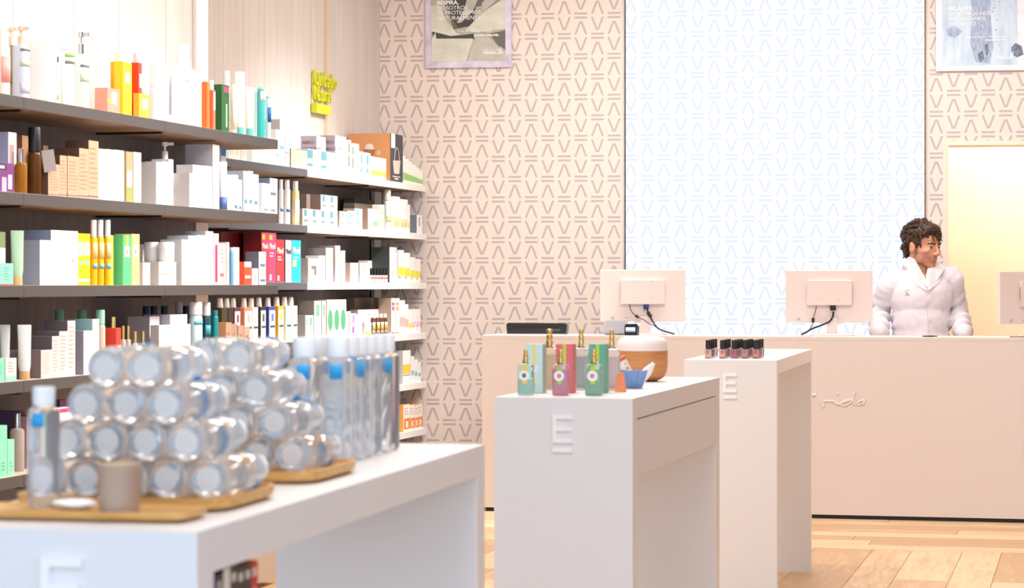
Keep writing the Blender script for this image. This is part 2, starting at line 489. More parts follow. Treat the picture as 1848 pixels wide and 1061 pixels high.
def shelf(parent, t0, t1, z, front):
    bm = bmesh.new(); v = box(bm, t0 + .001, t1 - .001, 0, .298, z - .04, z)
    bm.faces.ensure_lookup_table()
    bm.faces[0].material_index = 1; bm.faces[1].material_index = 2
    link('shelf', bm, [front, UNDER, TOPW if front is DARK else WSH], parent, bevel=.0015)
    boxo('bracket', t0 + .01, t0 + .028, .02, .29, z - .048, z - .0402, BLACK, parent)


j1 = [-6.4, -5.2, along(-270, 0, 1), along(43, 0, 1), along(298, 0, 1), 0]
j2 = [along(300, 0, 2), along(418, 0, 2), along(555, 0, 2), along(670, 0, 2), 0]
for z in SZ[1]:
    for a, b in zip(j1, j1[1:]): shelf(u1e, a, b, z, DARK)
SLATE = mat((84, 86, 94), .5)
for z in SZ[2]:
    for i, (a, b) in enumerate(zip(j2, j2[1:])): shelf(u2e, a, b, z, SLATE if i < 2 else WSH)
for a, b in zip(j1, j1[1:]):
    boxo('back_panel', a + .001, b - .001 - (.06 if b == 0 else 0), .299, .308, .12, 1.9, DKPANEL, u1e)
    boxo('plinth', a + .001, b - .001, .0, .298, .03, .20, mat((176, 158, 142), .5), u1e)
for a, b in zip(j2, j2[1:]):
    bb = b if b else along(667, .3, 2)
    boxo('back_panel', a + .001, bb - .001, .299, .308, .12, 1.9, DKPANEL, u2e)
    boxo('plinth', a + .001, b - .001, .0, .298, .03, .20, mat((214, 202, 192), .5), u2e)
boxo('end_post', along(672, .3, 2), along(684, .3, 2), .285, .308, .12, 1.9, WSH, u2e)

# ------------------------------------------------------------------ products on the shelves
SHNAME = {(1, 0): 'top dark shelf', (1, 1): 'second dark shelf', (1, 2): 'third dark shelf', (1, 3): 'fourth dark shelf', (1, 4): 'fifth dark shelf',
          (2, 0): 'top far shelf', (2, 1): 'second far shelf', (2, 2): 'third far shelf', (2, 3): 'fourth far shelf', (2, 4): 'fifth far shelf', (2, 5): 'lowest far shelf'}
DIM = {}; FOOT = []
ITEMS = []     # (object, description, category, shelf key, u)


def carton_mesh(w, d, h, base, zones=(), side=None, name='carton'):
    """carton whose front (y = 0) is cut into printed fields"""
    bm = bmesh.new()
    xs = sorted({0.0, 1.0} | {round(min(1, max(0, z[i])), 4) for z in zones for i in (0, 1)})
    zs = sorted({0.0, 1.0} | {round(min(1, max(0, z[i])), 4) for z in zones for i in (2, 3)})
    mats = [mat(side or base, .55), mat(base, .5)]; idx = {}  # most darker side colours are shade painted on, some are the carton's own print
    grid = [[bm.verts.new((a * w, 0, b * h)) for b in zs] for a in xs]
    for i in range(len(xs) - 1):
        for j in range(len(zs) - 1):
            cx, cz = (xs[i] + xs[i + 1]) / 2, (zs[j] + zs[j + 1]) / 2; c = None
            for zz in zones:
                if zz[0] <= cx <= zz[1] and zz[2] <= cz <= zz[3]: c = zz[4]
            mi = 1
            if c is not None:
                if c not in idx: idx[c] = len(mats); mats.append(mat(c, .5))
                mi = idx[c]
            bm.faces.new((grid[i][j], grid[i + 1][j], grid[i + 1][j + 1], grid[i][j + 1])).material_index = mi
    A = [grid[0][0], grid[-1][0], grid[-1][-1], grid[0][-1]]
    B = [bm.verts.new((x, d, z)) for x, z in ((0, 0), (w, 0), (w, h), (0, h))]
    bm.faces.new((B[3], B[2], B[1], B[0]))
    bm.faces.new([r[0] for r in grid][::-1] + [B[0], B[1]])
    bm.faces.new([r[-1] for r in grid] + [B[2], B[3]])
    bm.faces.new(grid[0] + [B[3], B[0]]); bm.faces.new(grid[-1][::-1] + [B[1], B[2]])
    return bm, mats


def T(x0, x1, z0, z1, n, c):
    """n lines of small print"""
    out = []
    for i in range(n):
        zz = z1 - (i + .25) * (z1 - z0) / n; e = x1 - R.random() * .35 * (x1 - x0)
        out.append((round(x0, 2), round(e, 2), round(zz - .45 * (z1 - z0) / n, 3), round(zz, 3), c))
    return out


def place(unit, sh, u, q, v):
    t = along(u, q, unit); p = spot(t, q, unit, SZ[unit][sh] + .0005)
    return t, p, max(.015, HC - (v - V0) / F * p.y - p.z)


def C(unit, sh, u0, u1, v, col, desc, zones=(), q=.018, dep=.085, n=1, side=None, dv=0, dz=0, cat='carton'):
    """n cartons side by side filling picture columns u0..u1 of a shelf; dz lifts them on to a lower layer"""
    out = []
    for i in range(n):
        a = u0 + (u1 - u0) * i / n; b = u0 + (u1 - u0) * (i + 1) / n
        t, p, h = place(unit, sh, a, q, v + dv * i); wdt = along(b, q, unit) - t - .0012
        if out and not dv: h = hh
        hh = h
        bm, ms = carton_mesh(wdt, min(dep, .292 - q), h - dz, col, zones, side)
        o = link('carton', bm, ms, loc=p + Vector((0, 0, dz)), rot=(0, 0, RZ))
        ITEMS.append((o, desc, cat, (unit, sh), a)); out.append(o); DIM[o] = (wdt, h - dz); FOOT.append([o, (unit, sh), t, t + wdt, q, q + min(dep, .292 - q), dz, h, False])
    return out


def bottle(unit, sh, u, wpx, v, desc, body, cap, kind='bottle', q=.02, capf=.2, capw=.6, label=None, trans=0, cat='bottle', sy=1.0, dz=0):
    """a round bottle, can, tube, jar or pump bottle seen wpx wide and centred on picture column u"""
    t, p, h = place(unit, sh, u, q, v); r = wpx / F * p.y / 2; q2 = q + r * sy
    t, p, h = place(unit, sh, u, q2, v); p.z += dz; h -= dz
    e = empty({'pump': 'pump_bottle', 'can': 'spray_can', 'tube': 'cosmetic_tube', 'jar': 'cream_jar'}.get(kind, 'bottle'), p, RZ)
    bmat = mat(body, .3, trans=trans, ior=1.3) if trans else mat(body, .35, coat=.2)
    cm = GOLD if cap == 'gold' else CHROME if cap == 'chrome' else mat(cap, .35)
    ch = h * capf; bh = h - ch
    if kind == 'bottle':
        latheo('body', [(0, 0), (r * .92, 0), (r, .006), (r, bh - r * .55), (r * .86, bh - r * .2), (r * capw * .8, bh), (r * capw * .8, bh + .002)], bmat, e, sy=sy)
        latheo('cap', [(r * capw, bh), (r * capw, bh + ch - .003), (r * capw * .92, h)], cm, e, n=16)
    elif kind == 'can':
        latheo('body', [(0, 0), (r * .94, 0), (r, .004), (r, bh - r * .9), (r * .93, bh - r * .45), (r * .72, bh - r * .08), (r * .66, bh)], bmat, e)
        latheo('cap', [(r * capw, bh - .002), (r * capw, h - .006), (r * capw * .9, h - .001), (0, h)], cm, e, n=16)
    elif kind == 'jar':
        latheo('body', [(0, 0), (r * .92, 0), (r, .006), (r, bh)], bmat, e, n=24)
        latheo('cap', [(r * 1.02, bh), (r * 1.02, h - .002), (r * .98, h)], cm, e, n=24)
    elif kind == 'pump':
        latheo('body', [(0, 0), (r * .95, 0), (r, .006), (r, bh - .012), (r * .9, bh - .002), (r * .3, bh)], bmat, e, power=.55, sy=sy)
        pm = bmesh.new(); lathe(pm, [(r * .42, bh - .001), (r * .42, bh + ch * .45), (r * .16, bh + ch * .48), (r * .16, bh + ch * .75), (r * .4, bh + ch * .77), (r * .4, h)], 14)
        box(pm, -r * .16, r * .16, -r * 1.2, 0, bh + ch * .8, h - .002)
        link('pump', pm, cm, e, smooth=True)
    elif kind == 'tube':
        bm = bmesh.new(); rings = []
        for f, rx, ry in ((0, .82, .82), (.12, .98, .92), (.5, 1.0, .6), (.93, 1.08, .14), (1, 1.08, .08)):
            rings.append([bm.verts.new((r * rx * math.cos(2 * math.pi * (i + .5) / 18), r * ry * math.sin(2 * math.pi * (i + .5) / 18), ch + f * bh)) for i in range(18)])
        for a, b in zip(rings, rings[1:]):
            for i in range(18): bm.faces.new((a[i], a[(i + 1) % 18], b[(i + 1) % 18], b[i]))
        bm.faces.new(rings[-1]); bm.faces.new(rings[0][::-1])
        link('body', bm, bmat, e, smooth=True); e.rotation_euler = (0, 0, .25)
        latheo('cap', [(r * .8, 0), (r * .86, .002), (r * .84, ch)], cm, e, n=18)
    elif kind == 'square':
        bm, ms = carton_mesh(2 * r, 2 * r * sy, bh, body, label or ())
        for vv in bm.verts: vv.co.x -= r; vv.co.y -= r * sy
        link('body', bm, ms, e, bevel=.003)
        latheo('cap', [(r * capw, bh), (r * capw * .98, h - .003), (r * capw * .9, h)], cm, e, n=16)
        label = None
    if label:
        for lb in label:     # (z0, z1, colour) bands wrapped round the side that faces the aisle and the camera
            bm = bmesh.new(); rr = r + .0008; z0, z1 = lb[0] * bh, lb[1] * bh
            pw = .55 if kind == 'pump' else 1
            a0, a1 = math.radians(-170), math.radians(-5); k = 12; A = []; B = []
            for i in range(k + 1):
                a = a0 + (a1 - a0) * i / k; c, s = math.cos(a), math.sin(a)
                c = math.copysign(abs(c) ** pw, c); s = math.copysign(abs(s) ** pw, s)
                A.append(bm.verts.new((rr * c, rr * sy * s, z0))); B.append(bm.verts.new((rr * c, rr * sy * s, z1)))
            for i in range(k): bm.faces.new((A[i], A[i + 1], B[i + 1], B[i]))
            lo = link('label', bm, mat(lb[2], .5), e, smooth=True)
            sd_ = lo.modifiers.new('thick', 'SOLIDIFY'); sd_.thickness = .0006; sd_.offset = 1
    ITEMS.append((e, desc, cat, (unit, sh), u)); FOOT.append([e, (unit, sh), t - r, t + r, q2 - r * sy, q2 + r * sy, dz, h + dz, True])
    return e


GR = (150, 150, 150); INK = (120, 116, 120)
W = (244, 243, 243); CRM = (246, 238, 224); KR = (198, 160, 132)

# --- near unit, top shelf
S = (1, 0)
bottle(*S, 6, 24, 56, 'white and pink lotion bottle', (240, 224, 220), W, capf=.2, capw=.6, label=[(.25, .75, (240, 168, 158))], q=.02)
bottle(*S, 20, 20, 49, 'beige pump bottle behind lotion bottle', (150, 126, 100), (222, 200, 178), 'pump', q=.12, capf=.24, label=[(.3, .7, (130, 130, 96))])
bottle(*S, 38, 27, 48, 'grey blue square pump bottle', (200, 210, 228), (226, 196, 172), 'pump', q=.03, capf=.25, label=[(.88, .92, INK), (.6, .72, (196, 210, 190)), (.1, .3, (190, 196, 214))])
bottle(*S, 64, 34, 50, 'white square pump bottle with green print', (236, 238, 230), (240, 226, 210), 'pump', q=.03, capf=.25, label=[(.88, .93, INK), (.55, .7, (200, 220, 180))])
C(*S, 86, 109, 71, W, 'white carton with dark oval mark', [(.72, .9, .66, .76, (70, 74, 70)), (.7, .9, .05, .14, (110, 170, 90))] + T(.1, .6, .2, .5, 4, (225, 225, 225)), q=.02, dep=.1)
bottle(*S, 121, 26, 60, 'white capped foam can with green tag', (236, 238, 246), (246, 246, 246), 'can', q=.02, capf=.22, capw=.9, label=[(.86, .92, (150, 205, 90)), (.74, .79, INK)])
bottle(*S, 146, 26, 58, 'clear pump bottle with steel pump', (214, 226, 222), 'chrome', 'pump', q=.05, capf=.28, label=[(.76, .8, INK), (.5, .64, (196, 216, 190))])
bottle(*S, 166, 20, 62, 'white pump bottle behind printed bottle', W, W, 'pump', q=.15, capf=.25)
C(*S, 160, 196, 92, W, 'wide white carton with dark heading', T(.1, .95, .84, .94, 1, INK) + [(.2, .8, .58, .68, (214, 232, 206))] + T(.2, .7, .1, .4, 4, (215, 218, 215)), q=.02, dep=.1)
C(*S, 194, 216, 158, (238, 150, 130), 'small coral carton', [(.35, .75, .35, .85, (250, 232, 214)), (.0, .35, .38, .52, (246, 214, 60))], q=.006, dep=.05)
bottle(*S, 216, 26, 93, 'amber yellow shower gel bottle', (240, 176, 20), (240, 244, 200), 'square', q=.06, capf=.16, capw=.72, trans=0)
C(*S, 222, 238, 112, (236, 204, 36), 'yellow carton with round badge', [(.3, .8, .62, .82, (250, 244, 230))], q=.02, dep=.035)
bottle(*S, 246, 15, 96, 'red shower gel bottle', (222, 62, 36), (244, 196, 196), 'square', q=.03, capf=.15, capw=.8, label=[(.3, .95, .55, .8, (250, 226, 214)), (0, 1, 0, .4, (190, 38, 20))])
C(*S, 251, 270, 168, (246, 180, 66), 'small orange carton with round badge', [(.3, .8, .35, .8, (252, 236, 190))], q=.006, dep=.05)
bottle(*S, 260, 17, 114, 'short white spray can', W, (248, 248, 248), 'can', q=.08, capf=.2, capw=.75)
bottle(*S, 287, 29, 81, 'tall white thermal water can', (240, 240, 246), (250, 250, 250), 'can', q=.1, capf=.16, capw=.72)
bottle(*S, 331, 29, 80, 'tall white thermal water can', (240, 240, 246), (250, 250, 250), 'can', q=.1, capf=.16, capw=.72)
bottle(*S, 292, 26, 114, 'medium white thermal water can', (240, 240, 246), (250, 250, 250), 'can', q=.045, capf=.17, capw=.7)
bottle(*S, 279, 20, 141, 'smallest white thermal water can', (240, 241, 247), (250, 250, 250), 'can', q=.006, capf=.2, capw=.85)
C(*S, 303, 330, 207, W, 'open white display tray', q=.006, dep=.06, cat='tray')
bottle(*S, 312, 15, 135, 'slim white can beside display tray', (238, 238, 246), (250, 250, 250), 'can', q=.07, capf=.18, capw=.8)
C(*S, 331, 347, 119, W, 'white carton with orange logo', T(.2, .8, .72, .78, 1, (240, 140, 90)), q=.02, dep=.07)
C(*S, 347, 364, 128, CRM, 'cream carton with orange emblem', [(.4, .6, .5, .62, (240, 176, 110))] + T(.2, .8, .2, .7, 5, (215, 210, 205)), q=.02, dep=.09)
bottle(*S, 371, 12, 130, 'orange bottle with white cap', (236, 122, 62), W, 'square', q=.03, capf=.17, capw=.7)
bottle(*S, 382, 11, 145, 'coral bottle with white label', (238, 120, 84), W, 'square', q=.02, capf=.2, capw=.7, label=[(.1, .9, .5, .95, (250, 244, 240))])
C(*S, 388, 400, 124, (240, 232, 222), 'tall beige carton with fine print', T(.2, .8, .15, .9, 9, (214, 208, 200)), q=.03, dep=.13)
bottle(*S, 410, 12, 128, 'white capped bottle behind green carton', (236, 236, 232), W, q=.1, capf=.25, capw=.8)
C(*S, 400, 414, 152, (30, 92, 44), 'dark green carton with pink corner', [(.3, 1, .85, .96, (222, 62, 110)), (.55, .75, .1, .6, (160, 190, 160))], q=.02, dep=.07)
bottle(*S, 421, 13, 152, 'beige bottle with small print', (236, 226, 210), (240, 234, 224), q=.03, capf=.12, capw=.7, label=[(.1, .75, (240, 232, 218))])
bottle(*S, 433, 17, 129, 'white tube with turquoise cap', (244, 240, 236), (110, 206, 200), 'tube', q=.02, capf=.12, label=None)
bottle(*S, 450, 15, 157, 'short white tube with turquoise cap', (244, 238, 232), (110, 206, 200), 'tube', q=.02, capf=.16)
bottle(*S, 460, 9, 159, 'pale aqua tube', (206, 232, 228), (210, 240, 238), q=.05, capf=.14, capw=.9)
bottle(*S, 471, 15, 158, 'turquoise bottle with white band', (64, 196, 196), (150, 222, 222), q=.02, capf=.05, capw=.95, label=[(.78, .97, (238, 246, 246))])
bottle(*S, 484, 10, 173, 'clear bottle with blue label', (206, 232, 232), (160, 226, 230), q=.02, capf=.06, capw=.9, label=[(.42, .78, (20, 110, 180))])

# --- near unit, second shelf
S = (1, 1)
C(*S, 16, 31, 238, (230, 220, 224), 'lilac carton with portrait print', [(.1, .7, .1, .8, (176, 142, 140))], q=.07, dep=.09, side=(170, 176, 206))
C(*S, -8, 25, 292, (116, 52, 120), 'purple carton with bottle pictures', [(0, .6, .75, .95, (60, 44, 62)), (.05, .5, .8, .9, (220, 214, 220)), (.35, .6, 0, .5, (222, 176, 222)), (.7, .9, .1, .6, (224, 232, 236)), (0, .2, 0, .3, (236, 214, 60))], q=.01, dep=.05)
C(*S, 40, 51, 244, (206, 150, 104), 'copper brown carton', q=.1, dep=.08, side=(150, 104, 72))
bottle(*S, 38, 22, 268, 'glass bottle with amber oil', (190, 130, 40), 'chrome', q=.03, capf=.3, capw=.4, trans=.5)
oil = bottle(*S, 62, 25, 230, 'amber oil bottle with black cap', (112, 66, 12), (26, 24, 26), q=.03, capf=.36, capw=.9, trans=.5)
tg = boxo('paper_tag', -.021, .021, -.001, .001, -.075, 0, mat((176, 168, 166), .7), oil, loc=(.030, -.034, .155), rot=(0, math.radians(-8), math.radians(-62)))
C(*S, 78, 87, 262, (98, 62, 44), 'dark brown carton beside oil bottle', q=.05, dep=.06)
KT = T(.1, .9, .15, .9, 9, (176, 134, 106)) + [(.0, 1, .03, .055, (120, 80, 90))]
for a, b_, v in ((87, 108, 295), (108, 121, 280), (122, 143, 281), (143, 160, 267), (160, 178, 253)):
    C(*S, a, b_, v, KR, 'tan carton covered in fine print', KT, q=.018, dep=.09, side=(96, 68, 54))  # dark sides: shade painted on to the tan board
for a, b_, v, c, dsc in ((178, 193, 268, (250, 244, 232), 'ivory carton with tiny emblem'), (193, 207, 269, (246, 234, 236), 'blush white carton with tiny emblem'), (207, 224, 270, (250, 242, 214), 'pale yellow carton with tiny emblem')):
    C(*S, a, b_, v, c, dsc, [(.4, .6, .52, .56, (190, 180, 150))], q=.018, dep=.07)
C(*S, 228, 240, 273, (168, 150, 116), 'olive beige carton with white oval', [(.15, .85, .3, .62, (246, 244, 236)), (0, 1, 0, .28, (150, 156, 82))], q=.018, dep=.05)
C(*S, 241, 255, 274, (250, 240, 210), 'cream carton right of olive carton', [(.4, .6, .6, .63, (200, 190, 170))], q=.018, dep=.06, side=(190, 170, 140))
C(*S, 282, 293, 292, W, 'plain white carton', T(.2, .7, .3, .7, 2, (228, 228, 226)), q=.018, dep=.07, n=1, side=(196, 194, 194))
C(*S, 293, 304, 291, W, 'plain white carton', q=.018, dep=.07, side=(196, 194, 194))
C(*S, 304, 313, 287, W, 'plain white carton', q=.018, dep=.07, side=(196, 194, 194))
bottle(*S, 327, 27, 256, 'white pump bottle with red dash', (246, 245, 247), W, 'pump', q=.02, capf=.26, label=[(.78, .82, (226, 110, 100)), (.3, .6, (226, 230, 238))])
for a, b_, v in ((342, 348, 312), (348, 359, 297), (359, 371, 298), (371, 383, 299)):
    C(*S, a, b_, v, (246, 240, 234), 'cream carton with grey dashes', T(.2, .7, .6, .8, 2, (220, 190, 180)), q=.018, dep=.07, side=(200, 196, 196))
C(*S, 384, 396, 260, (244, 234, 226), 'tall cream carton with red line', T(.2, .8, .8, .92, 2, (230, 170, 150)), q=.03, dep=.12, side=(190, 190, 198))
bottle(*S, 402, 15, 292, 'white tube with navy foot', (230, 234, 242), (36, 58, 110), 'tube', q=.015, capf=.12, label=[(.0, .3, (84, 110, 170))])
C(*S, 399, 408, 267, (230, 236, 244), 'white carton with blue top', [(0, 1, .88, 1, (40, 120, 210))], q=.1, dep=.08)
for a, b_, v in ((409, 422, 301), (422, 430, 315), (430, 437, 324)):
    C(*S, a, b_, v, (246, 240, 230), 'slim cream carton with teal drop', [(.2, .8, .06, .16, (50, 140, 156)), (.4, .6, .3, .7, (214, 196, 180))], q=.018, dep=.06)
for a, b_, v in ((439, 448, 308), (448, 457, 308), (457, 467, 314), (467, 473, 323)):
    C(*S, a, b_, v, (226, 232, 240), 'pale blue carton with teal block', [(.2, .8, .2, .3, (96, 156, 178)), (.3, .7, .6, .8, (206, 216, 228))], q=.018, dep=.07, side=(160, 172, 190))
C(*S, 487, 501, 321, (226, 228, 236), 'pale grey carton with slate bars', [(.1, .8, .52, .6, (120, 130, 150)), (.15, .7, .06, .13, (130, 150, 170))], q=.018, dep=.1, side=(118, 132, 156))
C(*S, 473, 487, 330, (236, 238, 242), 'low white carton with slate bar', [(.2, .8, .08, .15, (140, 156, 172))], q=.016, dep=.04)

# --- near unit, third shelf
S = (1, 2)
C(*S, -6, 10, 418, (206, 232, 222), 'pale mint sachet carton', [(0, 1, .7, 1, (120, 140, 96)), (0, 1, .1, .35, (90, 116, 84))], q=.05, dep=.05)
C(*S, 0, 24, 475, (136, 214, 188), 'small mint carton with print', T(.3, .8, .2, .85, 5, (96, 170, 150)) + [(0, 1, 0, .05, (190, 60, 50))], q=.01, dep=.04)
bottle(*S, 31, 22, 416, 'mint green tube with tan cap', (190, 220, 190), (226, 188, 136), 'tube', q=.02, capf=.17)
bottle(*S, 58, 26, 430, 'small clear jar with copper lid', (206, 206, 214), (180, 130, 96), 'jar', q=.14, capf=.3, trans=.3)
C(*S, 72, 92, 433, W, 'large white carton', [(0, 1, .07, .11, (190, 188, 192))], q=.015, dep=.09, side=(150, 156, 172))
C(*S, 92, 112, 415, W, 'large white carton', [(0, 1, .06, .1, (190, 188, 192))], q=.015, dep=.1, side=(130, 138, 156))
C(*S, 112, 141, 416, W, 'large white carton', [(0, 1, .06, .1, (190, 188, 192)), (.6, .66, .42, .48, (150, 60, 60))], q=.015, dep=.1)
YZ = [(0, 1, .56, .84, (250, 226, 170)), (.2, .8, .4, .47, (120, 190, 210)), (0, 1, .06, .12, (252, 240, 200))]
C(*S, 141, 163, 421, (248, 200, 0), 'yellow carton with pale print', YZ, q=.015, dep=.05, n=2)
for u in (169, 181, 194):
    bottle(*S, u, 13, 397, 'yellow sun spray with white cap', (248, 190, 10), W, 'bottle', q=.015, capf=.26, capw=.8, label=[(.55, .88, (246, 214, 150)), (.34, .44, (110, 180, 200))])
BZ = [(.2, .8, .56, .78, (252, 244, 236)), (.4, .6, .62, .7, (222, 120, 110))]
C(*S, 202, 217, 424, (244, 218, 80), 'lime yellow carton with white badge', BZ, q=.015, dep=.06, side=(206, 176, 20))
C(*S, 217, 222, 432, (240, 130, 110), 'narrow coral carton', q=.02, dep=.05)
C(*S, 222, 237, 424, (84, 184, 124), 'green carton with white badge', BZ + [(.4, .65, .8, 1, (220, 226, 60))], q=.015, dep=.06)
C(*S, 238, 252, 422, (248, 206, 130), 'peach carton with white badge', BZ, q=.015, dep=.07)
jb = C(*S, 287, 318, 472, (248, 245, 240), 'low white carton with copper line', [(.05, .95, .44, .48, (190, 140, 80))], q=.015, dep=.15, side=(190, 186, 182))
for jq in (.02, .085): bottle(*S, 300 - (jq - .02) * 390, 29, 437, 'white cream jar standing on the low carton', (244, 242, 242), (250, 250, 250), 'jar', q=jq, capf=.3, dz=DIM[jb[0]][1] + .001)
C(*S, 258, 271, 474, (246, 244, 242), 'low plain white carton', q=.03, dep=.09, side=(190, 186, 182))
for u, w_, v, c in ((311, 16, 440, W), (328, 12, 432, (248, 244, 238)), (340, 15, 425, W), (355, 16, 424, (240, 240, 240)), (371, 14, 417, (238, 238, 236))):
    C(*S, u, u + w_, v, c, 'tall white carton with grey block', [(.3, .8, .4, .45, (200, 186, 160))] + T(.2, .8, .55, .8, 3, (224, 222, 220)), q=.018, dep=.09, side=(186, 188, 192))
C(*S, 386, 395, 421, (240, 214, 214), 'pale pink carton with magenta wand', [(.25, .75, .05, .78, (178, 40, 110))], q=.018, dep=.06)
C(*S, 395, 408, 439, (244, 190, 190), 'rose pink carton', [(.2, .7, .2, .28, (190, 100, 120))] + T(.2, .8, .5, .9, 4, (226, 166, 170)), q=.018, dep=.06)
C(*S, 409, 414, 437, (238, 214, 220), 'pale carton beside blue tube', [(.3, .7, .3, .7, (240, 160, 130))], q=.018, dep=.05)
bottle(*S, 418, 8, 447, 'slim blue tube', (110, 170, 220), (190, 214, 236), q=.012, capf=.1, capw=.9)
C(*S, 422, 432, 446, (226, 220, 222), 'light grey carton with wand picture', [(.3, .6, .1, .7, (206, 196, 196))], q=.018, dep=.06)
C(*S, 432, 441, 457, (236, 226, 220), 'grey carton with orange foot', [(.1, .9, .36, .48, (236, 140, 90))], q=.018, dep=.06)
C(*S, 441, 454, 472, (228, 84, 54), 'small orange red carton', [(0, 1, .76, 1, (244, 224, 210)), (.1, .9, .28, .4, (248, 224, 214))], q=.014, dep=.05)
C(*S, 455, 466, 484, (232, 228, 226), 'tiny white carton', [(.3, .7, .2, .6, (236, 190, 170))], q=.014, dep=.04)
C(*S, 467, 480, 454, (226, 228, 230), 'grey carton with blue feet', [(.2, .9, .55, .63, (90, 126, 190)), (.2, .9, .1, .17, (90, 126, 190)), (.3, .7, .25, .5, (240, 200, 180))], q=.014, dep=.06, side=(110, 112, 124))

# --- near unit, fourth shelf
S = (1, 3)
bottle(*S, 9, 17, 586, 'white tube with beige cap', (226, 230, 226), (190, 164, 136), 'tube', q=.09, capf=.2)
C(*S, -4, 8, 648, (130, 224, 180), 'bright mint carton', T(.2, .8, .3, .8, 4, (90, 180, 150)), q=.012, dep=.04)
C(*S, 10, 30, 647, (206, 204, 204), 'grey carton with mint foot', [(0, 1, 0, .22, (150, 220, 186))] + T(.25, .8, .35, .85, 4, (160, 160, 160)), q=.012, dep=.04)
bottle(*S, 44, 23, 586, 'white tube with tan wooden cap', (238, 240, 236), (214, 176, 130), 'tube', q=.015, capf=.15)
PT = T(.12, .88, .12, .92, 10, (196, 160, 156))
for a, b_, v in ((56, 73, 633), (74, 94, 632), (94, 107, 607), (107, 122, 598), (122, 136, 579)):
    C(*S, a, b_, v, (240, 204, 198), 'dusty pink carton covered in print', PT, q=.018, dep=.09, side=(104, 94, 98))  # dark grey sides paint shade on to the pink board
C(*S, 151, 167, 597, W, 'white carton with mint foot', [(0, 1, .04, .07, (180, 222, 206))] + T(.2, .8, .4, .8, 4, (226, 228, 228)), q=.018, dep=.09, side=(150, 144, 160))
C(*S, 167, 179, 576, W, 'taller white carton with mint foot', [(0, 1, .04, .07, (180, 222, 206))], q=.018, dep=.1, side=(150, 186, 190))
for u in (107, 148): bottle(*S, u, 17, 559, 'bottle with sage green cap', (120, 130, 124), (104, 156, 138), q=.18, capf=.3, capw=.95)
bottle(*S, 181, 18, 559, 'beige bottle with pale green cap', (206, 180, 166), (160, 214, 186), q=.04, capf=.23, capw=.9)
bottle(*S, 204, 22, 572, 'red perfume bottle with gold cap', (214, 60, 40), 'gold', 'square', q=.02, capf=.2, capw=.4, label=[(.35, .95, .1, .6, (246, 222, 222))])
for u in (222, 231, 244, 258): bottle(*S, u, 10, 588 if u < 240 else 598, 'clear perfume sample with gold cap', (220, 214, 206), 'gold', q=.03 + .02 * (u % 2), capf=.3, capw=.6, trans=.4)
for u in (264, 278, 297, 336): bottle(*S, u, 14, 552, 'navy capped dark bottle', (30, 44, 70), (24, 44, 84), q=.17, capf=.24, capw=.95)
C(*S, 270, 288, 571, (226, 220, 222), 'white carton with shade-grey side', q=.09, dep=.09, side=(160, 154, 160))  # side grey is shade put into the carton's colour
C(*S, 307, 338, 568, (244, 238, 236), 'large white carton with pale print', T(.3, .9, .5, .9, 4, (236, 214, 210)), q=.05, dep=.11, side=(186, 182, 190))
C(*S, 287, 344, 587, (246, 243, 241), 'low wide white carton with print', T(.1, .95, .1, .9, 8, (228, 220, 220)), q=.012, dep=.035, side=(166, 160, 166))
bottle(*S, 323, 17, 545, 'grey pump bottle', (190, 188, 194), (176, 178, 186), 'bottle', q=.17, capf=.18, capw=.8)
bottle(*S, 353, 25, 545, 'pale blue bottle with wide white cap', (206, 230, 238), (238, 238, 240), q=.02, capf=.2, capw=.98, label=[(.8, .86, (70, 172, 206))])
bottle(*S, 372, 16, 545, 'dark teal bottle with wide white cap', (14, 70, 84), (222, 222, 228), q=.03, capf=.22, capw=.98, label=[(.6, .8, (70, 160, 180))])
for u, c in ((388, (14, 132, 136)), (399, (20, 100, 90))): bottle(*S, u, 12, 560, 'teal bottle with clear cap', c, (40, 130, 150), q=.03, capf=.1, capw=.8)
for u, c in ((408, (206, 150, 116)), (418, (170, 140, 130)), (430, (196, 150, 128)), (441, (206, 166, 146))):
    C(*S, u, u + 10, 582 + (u - 408) * .25, c, 'small copper carton', T(.2, .8, .3, .8, 3, (160, 120, 100)), q=.02, dep=.05)

# --- near unit, fifth shelf
S = (1, 4)
C(*S, -3, 13, 769, (132, 222, 178), 'tall mint carton', T(.3, .8, .1, .3, 3, (90, 170, 140)), q=.02, dep=.05)
C(*S, 14, 26, 794, (140, 224, 184), 'short mint carton', T(.3, .8, .1, .4, 3, (90, 170, 140)), q=.02, dep=.05)
bottle(*S, 31, 26, 746, 'clear spray bottle with steel cap', (206, 190, 180), 'chrome', q=.06, capf=.25, capw=.45, trans=.4)
C(*S, 34, 44, 742, (110, 70, 106), 'deep purple carton', q=.13, dep=.1, side=(74, 52, 84))
C(*S, 108, 122, 722, (120, 64, 110), 'plum carton', q=.1, dep=.1, side=(84, 50, 84), n=2)
C(*S, 108, 142, 738, (246, 226, 232), 'white carton with pink edge', [(0, 1, .93, 1, (230, 60, 120))], q=.012, dep=.06, n=2)
C(*S, 48, 100, 752, (170, 140, 150), 'mauve carton behind clear bottle', q=.1, dep=.08, n=3)

